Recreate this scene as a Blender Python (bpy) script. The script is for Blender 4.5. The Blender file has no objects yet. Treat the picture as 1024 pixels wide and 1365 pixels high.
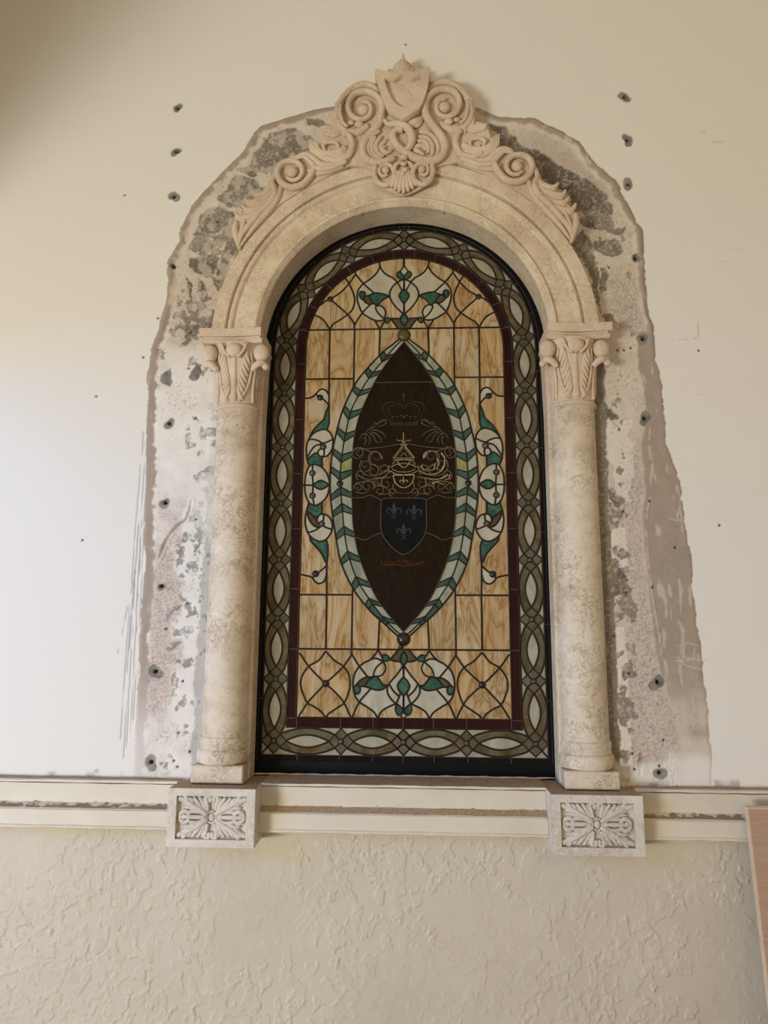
import bpy, math, random
import numpy as np
from mathutils import Vector, Matrix
from mathutils.geometry import delaunay_2d_cdt

random.seed(7)
RNG = np.random.default_rng(11)
PI = math.pi
S = bpy.context.scene
COL = S.collection

# ------------------------------------------------------------------ camera
# world: X right, Z up, the glass lies in the plane y = 0, the room is on the -y side.
# "d" below is the distance out of the glass plane into the room (y = -d).
F_PX = 946.0
CAM = np.array([0.0479, -2.2609, 1.5])
YAW, PITCH, ROLL = (math.radians(a) for a in (-2.83, 9.66, 0.35))
_f = np.array([math.sin(YAW)*math.cos(PITCH), math.cos(YAW)*math.cos(PITCH), math.sin(PITCH)])
_r = np.array([math.cos(YAW), -math.sin(YAW), 0.0])
_u = np.cross(_r, _f)
CR = math.cos(ROLL)*_r + math.sin(ROLL)*_u
CU = -math.sin(ROLL)*_r + math.cos(ROLL)*_u
cam_data = bpy.data.cameras.new('camera')
cam = bpy.data.objects.new('camera', cam_data)
COL.objects.link(cam)
cam.matrix_world = Matrix(((CR[0], CU[0], -_f[0], CAM[0]), (CR[1], CU[1], -_f[1], CAM[1]),
                           (CR[2], CU[2], -_f[2], CAM[2]), (0, 0, 0, 1)))
cam_data.sensor_fit = 'VERTICAL'
cam_data.sensor_height = 36.0
cam_data.lens = 36.0*F_PX/1365.0
cam_data.clip_start = 0.05
S.camera = cam

def at(px, py, d=0.0):
    """measure: the point of the plane y = -d that photo pixel (px, py) shows -> (x, z)"""
    v = _f + CR*(px-512.0)/F_PX + CU*(682.5-py)/F_PX
    t = (-d-CAM[1])/v[1]
    p = CAM + v*t
    return float(p[0]), float(p[2])

# ------------------------------------------------------------------ light
S.view_settings.view_transform = 'Standard'
S.view_settings.look = 'None'
S.view_settings.gamma = 1.0
S.view_settings.use_curve_mapping = False
S.view_settings.exposure = 0.0
world = bpy.data.worlds.new('room_ambience')
S.world = world
world.use_nodes = True
wb = world.node_tree.nodes['Background']
wb.inputs[0].default_value = (1.0, 0.81, 0.51, 1)
wb.inputs[1].default_value = 0.70
def area_light(name, loc, target, sx, sy, watts, color):
    l = bpy.data.lights.new(name, 'AREA')
    l.shape = 'RECTANGLE'; l.size = sx; l.size_y = sy; l.energy = watts; l.color = color
    o = bpy.data.objects.new(name, l); COL.objects.link(o)
    o.location = loc
    o.rotation_euler = (Vector(target)-Vector(loc)).to_track_quat('-Z', 'Y').to_euler()
    return o
# daylight through the open doorway in the side wall: sunlit paving outside (warm, low) and open sky (cool, high)
area_light('doorway_sunlit_paving', (-3.6, -4.7, 0.35), (-0.2, -0.1, 2.2), 1.3, 0.9, 186, (0.98, 1.0, 0.94))
area_light('doorway_sky', (-4.6, -3.2, 2.75), (-0.6, 0.0, 1.2), 2.2, 1.5, 125, (0.08, 0.32, 1.0))

# ------------------------------------------------------------------ materials
def newmat(name):
    m = bpy.data.materials.new(name); m.use_nodes = True
    nt = m.node_tree
    b = nt.nodes['Principled BSDF']
    return m, nt, b
def N(nt, t, **kw):
    n = nt.nodes.new(t)
    for k, v in kw.items():
        if k == 'op': n.operation = v
        else: setattr(n, k, v)
    return n
def ramp(nt, stops, interp='LINEAR'):
    n = nt.nodes.new('ShaderNodeValToRGB'); e = n.color_ramp.elements
    n.color_ramp.interpolation = interp
    while len(e) < len(stops): e.new(0.5)
    for i, (p, c) in enumerate(stops):
        e[i].position = p
        e[i].color = (*c, 1) if len(c) == 3 else c
    return n
def coords(nt, scale=(1, 1, 1), rand=False):
    g = N(nt, 'ShaderNodeNewGeometry')
    mp = N(nt, 'ShaderNodeMapping'); mp.inputs['Scale'].default_value = scale
    nt.links.new(g.outputs['Position'], mp.inputs['Vector'])
    if rand:
        oi = N(nt, 'ShaderNodeObjectInfo')
        mu = N(nt, 'ShaderNodeMath', op='MULTIPLY'); mu.inputs[1].default_value = 37.0
        cb = N(nt, 'ShaderNodeCombineXYZ')
        nt.links.new(oi.outputs['Random'], mu.inputs[0])
        for i in range(3): nt.links.new(mu.outputs[0], cb.inputs[i])
        nt.links.new(cb.outputs[0], mp.inputs['Location'])
    return mp.outputs['Vector']
def noise(nt, vec, scale, detail=4, rough=0.6, dist=0.0):
    n = N(nt, 'ShaderNodeTexNoise')
    n.inputs['Scale'].default_value = scale; n.inputs['Detail'].default_value = detail
    n.inputs['Roughness'].default_value = rough; n.inputs['Distortion'].default_value = dist
    nt.links.new(vec, n.inputs['Vector'])
    return n.outputs['Fac']
def mixc(nt, fac, a, b, mode='MIX'):
    n = N(nt, 'ShaderNodeMix', data_type='RGBA', blend_type=mode)
    for s, v in ((n.inputs['Factor'], fac), (n.inputs['A'], a), (n.inputs['B'], b)):
        if hasattr(v, 'is_output') or isinstance(v, bpy.types.NodeSocket): nt.links.new(v, s)
        elif isinstance(v, (int, float)): s.default_value = v
        else: s.default_value = (*v, 1)
    return n.outputs['Result']
def bump(nt, b, h, strength, dist=0.002):
    n = N(nt, 'ShaderNodeBump'); n.inputs['Strength'].default_value = strength
    n.inputs['Distance'].default_value = dist
    nt.links.new(h, n.inputs['Height']); nt.links.new(n.outputs['Normal'], b.inputs['Normal'])

M = {}
def stone(name, base, dark, light, spots=0.5, vein=0.58):
    m, nt, b = newmat(name)
    v = coords(nt)
    n1 = noise(nt, v, 7, 5, 0.65, 0.4)
    c1 = ramp(nt, [(0.3, dark), (0.5, base), (0.72, light)]); nt.links.new(n1, c1.inputs[0])
    # small fossil-like veins and pits
    n2 = noise(nt, v, 42, 6, 0.72, 1.3)
    c2 = ramp(nt, [(0.40, (1, 1, 1)), (0.465, (vein, vein*0.87, vein*0.72)), (0.495, (0.93, 0.91, 0.88)), (0.58, (1, 1, 1)), (0.66, (0.80, 0.75, 0.68))])
    nt.links.new(n2, c2.inputs[0])
    msk = noise(nt, v, 9, 3, 0.6)
    mr = ramp(nt, [(0.38, (0.15, 0.15, 0.15)), (0.58, (1, 1, 1))]); nt.links.new(msk, mr.inputs[0])
    mm = N(nt, 'ShaderNodeMath', op='MULTIPLY'); mm.inputs[1].default_value = spots
    nt.links.new(mr.outputs[0], mm.inputs[0])
    c3 = mixc(nt, mm.outputs[0], c1.outputs[0], c2.outputs[0], 'MULTIPLY')
    nt.links.new(c3, b.inputs['Base Color'])
    b.inputs['Roughness'].default_value = 0.72
    b.inputs['Specular IOR Level'].default_value = 0.3
    bump(nt, b, n2, 0.5, 0.0016)
    return m
M['stone'] = stone('cream_limestone', (0.70, 0.585, 0.43), (0.58, 0.465, 0.33), (0.78, 0.67, 0.515), 0.9)
M['shaft'] = stone('veined_limestone', (0.70, 0.60, 0.46), (0.54, 0.435, 0.31), (0.79, 0.70, 0.56), 1.0, 0.44)
M['carving'] = stone('carved_limestone', (0.68, 0.55, 0.405), (0.58, 0.46, 0.33), (0.74, 0.625, 0.48), 0.55)
M['bracket'] = stone('pale_grey_limestone', (0.68, 0.62, 0.535), (0.57, 0.52, 0.45), (0.75, 0.70, 0.62), 0.7)

def plain(name, col, rough=0.6, metal=0.0, spec=0.5, var=0.0, scale=20):
    m, nt, b = newmat(name)
    b.inputs['Roughness'].default_value = rough; b.inputs['Metallic'].default_value = metal
    b.inputs['Specular IOR Level'].default_value = spec
    if var:
        n1 = noise(nt, coords(nt), scale, 4, 0.65)
        lo = tuple(c*(1-var) for c in col); hi = tuple(min(1, c*(1+var)) for c in col)
        c = ramp(nt, [(0.3, lo), (0.7, hi)]); nt.links.new(n1, c.inputs[0])
        nt.links.new(c.outputs[0], b.inputs['Base Color'])
    else:
        b.inputs['Base Color'].default_value = (*col, 1)
    return m
M['lead'] = plain('dark_lead_came', (0.024, 0.016, 0.009), 0.55, 0.0, 0.2, 0.25, 60)
M['solder'] = plain('pale_solder', (0.085, 0.075, 0.06), 0.5, 0.2)
M['frame'] = plain('black_painted_frame', (0.004, 0.005, 0.006), 0.45, spec=0.12)
M['mortar'] = plain('pale_mortar', (0.70, 0.64, 0.54), 0.9, var=0.12, scale=90)
M['backing'] = plain('dark_backing', (0.02, 0.018, 0.015), 0.9)
M['dust'] = plain('brown_dust', (0.40, 0.29, 0.175), 0.95, var=0.3, scale=120)
M['floor'] = plain('beige_floor_tile', (0.36, 0.31, 0.25), 0.4, var=0.1, scale=3)
M['side'] = plain('beige_side_wall', (0.70, 0.62, 0.52), 0.8, var=0.04, scale=4)

def glass(name, stops, scale=(30, 30, 6), nscale=1.0, dist=1.5, rough=0.16, wave=False, rand=True, spec=0.22, tint=None, detail=5):
    m, nt, b = newmat(name)
    v = coords(nt, scale, rand)
    n1 = noise(nt, v, nscale, detail, 0.55, dist)
    c = ramp(nt, stops); nt.links.new(n1, c.inputs[0])
    colr = c.outputs[0]
    if tint:
        oi = N(nt, 'ShaderNodeObjectInfo'); tr = ramp(nt, tint); nt.links.new(oi.outputs['Random'], tr.inputs[0])
        colr = mixc(nt, 1.0, colr, tr.outputs[0], 'MULTIPLY')
    nt.links.new(colr, b.inputs['Base Color'])
    b.inputs['Roughness'].default_value = rough
    b.inputs['Specular IOR Level'].default_value = spec
    n2 = noise(nt, coords(nt), 60, 3)
    bump(nt, b, n2, 0.12, 0.002)
    return m
M['amber'] = glass('streaky_amber_glass', [(0.24, (0.52, 0.44, 0.31)), (0.38, (0.48, 0.375, 0.225)), (0.46, (0.42, 0.30, 0.15)), (0.492, (0.27, 0.155, 0.055)), (0.515, (0.40, 0.275, 0.13)),
                   (0.60, (0.48, 0.375, 0.22)), (0.74, (0.54, 0.46, 0.33))], (15, 15, 3.4), 1.0, 2.0, detail=3,
                   tint=[(0.0, (1.0, 0.93, 0.82)), (0.25, (0.90, 0.88, 0.84)), (0.5, (1.0, 1.0, 1.0)), (0.75, (1.0, 0.88, 0.72)), (1.0, (0.88, 0.80, 0.74))])
M['cream'] = glass('cream_opal_glass', [(0.3, (0.36, 0.325, 0.225)), (0.5, (0.43, 0.40, 0.30)), (0.7, (0.50, 0.475, 0.38))], (14, 14, 6))
M['lens'] = glass('grey_cream_glass', [(0.3, (0.29, 0.27, 0.195)), (0.55, (0.37, 0.35, 0.265)), (0.75, (0.44, 0.42, 0.34))], (16, 16, 9))
M['fill'] = glass('pale_grey_green_glass', [(0.3, (0.25, 0.25, 0.185)), (0.6, (0.34, 0.335, 0.26)), (0.8, (0.41, 0.40, 0.33))], (14, 14, 9))
M['olive'] = glass('olive_brown_glass', [(0.30, (0.055, 0.040, 0.014)), (0.42, (0.090, 0.070, 0.032)), (0.53, (0.135, 0.112, 0.068)),
                   (0.62, (0.10, 0.058, 0.016)), (0.75, (0.15, 0.13, 0.09))], (9, 9, 9), 1.0, 1.2)
M['node'] = glass('grey_olive_glass', [(0.3, (0.070, 0.057, 0.030)), (0.55, (0.11, 0.095, 0.06)), (0.8, (0.16, 0.145, 0.11))], (12, 12, 12))
M['green'] = glass('bottle_green_glass', [(0.3, (0.012, 0.052, 0.032)), (0.5, (0.028, 0.092, 0.060)), (0.72, (0.075, 0.165, 0.122))], (40, 40, 40))
M['leafgreen'] = glass('wreath_green_glass', [(0.3, (0.026, 0.058, 0.038)), (0.55, (0.046, 0.092, 0.064)), (0.8, (0.085, 0.145, 0.105))], (22, 22, 12))
M['mist'] = glass('pale_mist_green_glass', [(0.25, (0.18, 0.20, 0.135)), (0.45, (0.28, 0.29, 0.20)), (0.62, (0.36, 0.365, 0.285)),
                  (0.8, (0.31, 0.31, 0.15))], (14, 14, 7))
M['lime'] = glass('yellow_green_glass', [(0.3, (0.18, 0.20, 0.06)), (0.6, (0.30, 0.28, 0.11)), (0.8, (0.27, 0.30, 0.20))], (24, 24, 10))
M['brown'] = glass('smoky_brown_glass', [(0.3, (0.055, 0.040, 0.016)), (0.7, (0.115, 0.086, 0.046))], (20, 20, 20))
M['red'] = glass('oxblood_glass', [(0.3, (0.016, 0.0024, 0.003)), (0.6, (0.028, 0.005, 0.006)), (0.8, (0.044, 0.012, 0.015))], (20, 20, 6), spec=0.14)
M['purple'] = glass('near_black_purple_glass', [(0.3, (0.006, 0.004, 0.006)), (0.8, (0.012, 0.008, 0.011))], (20, 20, 6), spec=0.10)
M['darkglass'] = glass('dark_brown_glass', [(0.3, (0.009, 0.0048, 0.0022)), (0.7, (0.018, 0.0105, 0.0055))], (60, 60, 20), rough=0.25, spec=0.10)
M['blueglass'] = glass('blue_black_glass', [(0.3, (0.003, 0.0035, 0.0045)), (0.7, (0.006, 0.007, 0.009))], (40, 40, 20), rough=0.25, spec=0.10)
M['jewel'] = glass('smoky_glass_jewel', [(0.3, (0.05, 0.04, 0.02)), (0.7, (0.10, 0.085, 0.05))], (20, 20, 20), rough=0.08, spec=0.6)
M['darkjewel'] = glass('black_glass_jewel', [(0.3, (0.012, 0.008, 0.005)), (0.7, (0.024, 0.016, 0.009))], (20, 20, 20), rough=0.08, spec=0.5)
M['golddisc'] = plain('olive_gold_glass', (0.105, 0.078, 0.018), 0.35, spec=0.3)
M['gold'] = plain('gold_paint_bright', (0.46, 0.38, 0.17), 0.4, 0.25)
M['dullgold'] = plain('gold_paint_dull', (0.115, 0.083, 0.036), 0.45, 0.1)
M['lineseam'] = plain('grey_lead_line', (0.16, 0.13, 0.10), 0.45, 0.4)
M['fleur'] = plain('blue_grey_paint', (0.030, 0.036, 0.042), 0.5, spec=0.2)
M['orangepaint'] = plain('orange_red_paint', (0.085, 0.027, 0.006), 0.5, spec=0.1)
M['darkred'] = plain('dark_red_paint', (0.036, 0.010, 0.007), 0.5, spec=0.1)

# ------------------------------------------------------------------ builders
class MB:
    def __init__(self): self.v = []; self.f = []; self.mi = []
    def add(self, vs, fs, m=0):
        o = len(self.v); self.v.extend([tuple(map(float, p)) for p in vs])
        self.f.extend([tuple(i+o for i in q) for q in fs]); self.mi.extend([m]*len(fs))
        return self
    def box(self, x0, x1, d0, d1, z0, z1, m=0):
        y0, y1 = -d1, -d0
        vs = [(x, y, z) for z in (z0, z1) for y in (y0, y1) for x in (x0, x1)]
        return self.add(vs, [(0, 2, 3, 1), (4, 5, 7, 6), (0, 1, 5, 4), (2, 6, 7, 3), (0, 4, 6, 2), (1, 3, 7, 5)], m)
    def prism(self, poly, d0, d1, m=0, bev=0.0):
        """poly: outline in (x, z), counter-clockwise from the front; d0 back, d1 front"""
        n = len(poly)
        a = sum(poly[i][0]*poly[(i+1) % n][1]-poly[(i+1) % n][0]*poly[i][1] for i in range(n))
        if a < 0: poly = poly[::-1]
        rings = [[(x, -d0, z) for x, z in poly]]
        if bev > 0:
            ins = inset(poly, bev)
            rings.append([(x, -(d1-bev), z) for x, z in poly]); rings.append([(x, -d1, z) for x, z in ins])
        else: rings.append([(x, -d1, z) for x, z in poly])
        vs = [p for r in rings for p in r]; fs = []
        for k in range(len(rings)-1):
            for i in range(n):
                j = (i+1) % n
                fs.append((k*n+i, k*n+j, (k+1)*n+j, (k+1)*n+i))
        fs.append(tuple((len(rings)-1)*n+i for i in range(n)))
        fs.append(tuple(reversed(range(n))))
        return self.add(vs, fs, m)
    def sweep(self, path, rad, out=(0, -1, 0), h=1.0, seg=8, m=0):
        """tapered tube along 3-D path; out: direction of the relief (one or per point); h: height/width ratio"""
        P = [Vector(p) for p in path]; n = len(P)
        if n < 2: return self
        R_ = rad if isinstance(rad, (list, tuple, np.ndarray)) else [rad]*n
        vs = []; fs = []
        for i in range(n):
            t = (P[min(i+1, n-1)]-P[max(i-1, 0)])
            if t.length < 1e-9: t = Vector((1, 0, 0))
            t.normalize()
            o = Vector(out[i]) if isinstance(out[0], (list, tuple, Vector)) else Vector(out)
            o = (o-t*o.dot(t))
            if o.length < 1e-6: o = t.orthogonal()
            o.normalize(); s = t.cross(o)
            for k in range(seg):
                a = 2*PI*k/seg
                vs.append(P[i]+s*(R_[i]*math.cos(a))+o*(R_[i]*h*math.sin(a)))
        for i in range(n-1):
            for k in range(seg):
                k2 = (k+1) % seg
                fs.append((i*seg+k, i*seg+k2, (i+1)*seg+k2, (i+1)*seg+k))
        fs.append(tuple(reversed(range(seg)))); fs.append(tuple((n-1)*seg+k for k in range(seg)))
        return self.add(vs, fs, m)
    def dome(self, c, r, h, out=(0, -1, 0), seg=12, rings=4, m=0):
        """half-ellipsoid boss sitting on a surface"""
        o = Vector(out).normalized(); a = o.orthogonal().normalized(); b = o.cross(a)
        c = Vector(c); vs = []; fs = []
        for i in range(rings):
            t = (PI/2)*i/rings
            for k in range(seg):
                p = 2*PI*k/seg
                vs.append(c+(a*math.cos(p)+b*math.sin(p))*(r*math.cos(t))+o*(h*math.sin(t)))
        vs.append(c+o*h)
        for i in range(rings-1):
            for k in range(seg):
                k2 = (k+1) % seg
                fs.append((i*seg+k, i*seg+k2, (i+1)*seg+k2, (i+1)*seg+k))
        for k in range(seg): fs.append(((rings-1)*seg+k, (rings-1)*seg+(k+1) % seg, rings*seg))
        return self.add(vs, fs, m)
    def ball(self, c, r, seg=12, rings=8, sq=(1, 1, 1), m=0):
        vs = [(c[0], c[1], c[2]-r*sq[2])]; fs = []
        for i in range(1, rings):
            t = -PI/2+PI*i/rings
            for k in range(seg):
                p = 2*PI*k/seg
                vs.append((c[0]+r*sq[0]*math.cos(t)*math.cos(p), c[1]+r*sq[1]*math.cos(t)*math.sin(p), c[2]+r*sq[2]*math.sin(t)))
        vs.append((c[0], c[1], c[2]+r*sq[2]))
        for k in range(seg):
            k2 = (k+1) % seg
            fs.append((0, 1+k2, 1+k)); L = 1+(rings-2)*seg
            fs.append((L+k, L+k2, len(vs)-1))
            for i in range(rings-2):
                fs.append((1+i*seg+k, 1+i*seg+k2, 1+(i+1)*seg+k2, 1+(i+1)*seg+k))
        return self.add(vs, fs, m)
    def lathe(self, prof, cx, cd, seg=40, a0=0.0, a1=2*PI, m=0):
        """prof: (r, z) from bottom to top, round the vertical axis at x = cx, depth cd"""
        full = abs(a1-a0-2*PI) < 1e-6
        k_n = seg if full else seg+1
        vs = []; fs = []
        for r, z in prof:
            for k in range(k_n):
                a = a0+(a1-a0)*k/seg
                vs.append((cx+r*math.cos(a), -cd+r*math.sin(a), z))
        for i in range(len(prof)-1):
            for k in range(seg):
                k2 = (k+1) % k_n
                fs.append((i*k_n+k, i*k_n+k2, (i+1)*k_n+k2, (i+1)*k_n+k))
        return self.add(vs, fs, m)
    def mirrored(self, s):
        if s < 0:
            self.v = [(-x, y, z) for x, y, z in self.v]; self.f = [tuple(reversed(q)) for q in self.f]
        return self
    def build(self, name, mats, parent=None, smooth=False, angle=None):
        off = Vector(parent.matrix_world.translation) if parent else Vector((0, 0, 0))
        if parent:
            off = Vector((0, 0, 0)); p = parent
            while p: off += p.location; p = p.parent
        me = bpy.data.meshes.new(name)
        me.from_pydata([(x-off.x, y-off.y, z-off.z) for x, y, z in self.v], [], self.f)
        mats = mats if isinstance(mats, (list, tuple)) else [mats]
        for k in mats: me.materials.append(M[k] if isinstance(k, str) else k)
        if len(mats) > 1: me.polygons.foreach_set('material_index', self.mi)
        if smooth: me.polygons.foreach_set('use_smooth', [True]*len(me.polygons))
        me.validate()
        if smooth and angle: me.set_sharp_from_angle(angle=math.radians(angle))
        o = bpy.data.objects.new(name, me); COL.objects.link(o)
        if parent: o.parent = parent
        return o

def inset(poly, b):
    n = len(poly); out = []
    for i in range(n):
        p0, p1, p2 = (Vector(poly[(i+k) % n]) for k in (-1, 0, 1))
        e1 = (p1-p0).normalized(); e2 = (p2-p1).normalized()
        n1 = Vector((-e1.y, e1.x)); n2 = Vector((-e2.y, e2.x)); nn = n1+n2
        if nn.length < 1e-6: nn = n1
        nn.normalize(); k = b/max(0.4, nn.dot(n1))
        q = p1+nn*k; out.append((q.x, q.y))
    return out

def spline(pts, sub=6, closed=False):
    P = [np.array(p, float) for p in pts]; n = len(P)
    if n < 3: return [tuple(p) for p in P]
    out = []
    rng = range(n) if closed else range(n-1)
    for i in rng:
        p1, p2 = P[i], P[(i+1) % n]
        p0 = P[i-1] if (closed or i > 0) else 2*p1-p2
        p3 = P[(i+2) % n] if (closed or i+2 < n) else 2*p2-p1
        for k in range(sub):
            t = k/sub
            out.append(tuple(0.5*((2*p1)+(p2-p0)*t+(2*p0-5*p1+4*p2-p3)*t*t+(3*p1-p0-3*p2+p3)*t**3)))
    if not closed: out.append(tuple(P[-1]))
    return out

def empty(name, loc, label=None, cat=None, group=None, kind=None):
    o = bpy.data.objects.new(name, None); COL.objects.link(o); o.location = loc
    o.empty_display_size = 0.05
    tag(o, label, cat, group, kind); return o
def tag(o, label=None, cat=None, group=None, kind=None):
    if label: o['label'] = label
    if cat: o['category'] = cat
    if group: o['group'] = group
    if kind: o['kind'] = kind
    return o

# ------------------------------------------------------------------ numpy noise for relief
def vnoise(x, y, seed):
    r = np.random.default_rng(seed); T = r.random((256, 256))
    xi = np.floor(x).astype(int); yi = np.floor(y).astype(int)
    fx = x-xi; fy = y-yi; fx = fx*fx*(3-2*fx); fy = fy*fy*(3-2*fy)
    g = lambda a, b: T[a % 256, b % 256]
    return (g(xi, yi)*(1-fx)*(1-fy)+g(xi+1, yi)*fx*(1-fy)+g(xi, yi+1)*(1-fx)*fy+g(xi+1, yi+1)*fx*fy)*2-1
def fbm(x, y, seed, oct_=4, gain=0.5):
    s = 0; a = 1; t = 0
    for k in range(oct_):
        s = s+a*vnoise(x*2**k+17.3*k, y*2**k-9.1*k, seed+k); t += a; a *= gain
    return s/t*1.6
def cells(x, y, seed):
    """distance difference F2-F1 of a jittered grid (crackle)"""
    r = np.random.default_rng(seed); JX = r.random((128, 128)); JY = r.random((128, 128))
    xi = np.floor(x).astype(int); yi = np.floor(y).astype(int)
    f1 = np.full(x.shape, 9.0); f2 = np.full(x.shape, 9.0)
    for dx in (-1, 0, 1):
        for dy in (-1, 0, 1):
            cx = xi+dx; cy = yi+dy
            d = np.hypot(cx+JX[cx % 128, cy % 128]-x, cy+JY[cx % 128, cy % 128]-y)
            nf1 = np.minimum(f1, d); f2 = np.minimum(np.maximum(f1, d), f2); f1 = nf1
    return f2-f1
def sstep(a, b, x):
    t = np.clip((x-a)/(b-a), 0, 1); return t*t*(3-2*t)
def poly_dist(X, Z, poly):
    """distance to an open polyline"""
    d = np.full(X.shape, 9.0)
    for (x0, z0), (x1, z1) in zip(poly[:-1], poly[1:]):
        ex, ez = x1-x0, z1-z0; L2 = ex*ex+ez*ez+1e-12
        t = np.clip(((X-x0)*ex+(Z-z0)*ez)/L2, 0, 1)
        d = np.minimum(d, np.hypot(X-x0-t*ex, Z-z0-t*ez))
    return d
def in_poly(X, Z, poly):
    c = np.zeros(X.shape, bool); n = len(poly)
    for i in range(n):
        x0, z0 = poly[i]; x1, z1 = poly[(i+1) % n]
        hit = ((z0 > Z) != (z1 > Z)) & (X < (x1-x0)*(Z-z0)/((z1-z0) if abs(z1-z0) > 1e-9 else 1e-9)+x0)
        c ^= hit
    return c

# ------------------------------------------------------------------ main dimensions
WALL_D = 0.088            # wall plane, out of the glass plane
SILL_Z = 1.070
ZC = 2.437                # centre of the glass arch
AZ = 2.425                # centre of the stone arch
R_IN, R_OUT = 0.462, 0.615

def grid_mesh(name, xs, zs, H, C, keep, mat):
    """relief sheet: H(x,z) height out of the wall, C colour, keep: face mask"""
    nx, nz = len(xs), len(zs)
    X, Z = np.meshgrid(xs, zs)
    co = np.stack([X, -(WALL_D+H), Z], -1).reshape(-1, 3).astype(np.float32)
    idx = np.arange(nx*nz).reshape(nz, nx)
    q = np.stack([idx[:-1, :-1], idx[:-1, 1:], idx[1:, 1:], idx[1:, :-1]], -1)[keep]
    used = np.zeros(nx*nz, bool); used[q.ravel()] = True
    remap = np.cumsum(used)-1
    co = co[used]; q = remap[q]
    me = bpy.data.meshes.new(name)
    me.vertices.add(len(co)); me.vertices.foreach_set('co', co.ravel())
    me.loops.add(q.size); me.loops.foreach_set('vertex_index', q.ravel().astype(np.int32))
    me.polygons.add(len(q)); me.polygons.foreach_set('loop_start', np.arange(0, q.size, 4, dtype=np.int32))
    me.polygons.foreach_set('use_smooth', np.ones(len(q), bool))
    me.update(calc_edges=True)
    if C is not None:
        ca = me.color_attributes.new('Col', 'FLOAT_COLOR', 'POINT')
        cc = np.concatenate([C.reshape(-1, 3)[used], np.ones((len(co), 1))], 1).astype(np.float32)
        ca.data.foreach_set('color', cc.ravel())
    me.materials.append(mat)
    o = bpy.data.objects.new(name, me); COL.objects.link(o)
    return o

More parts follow.
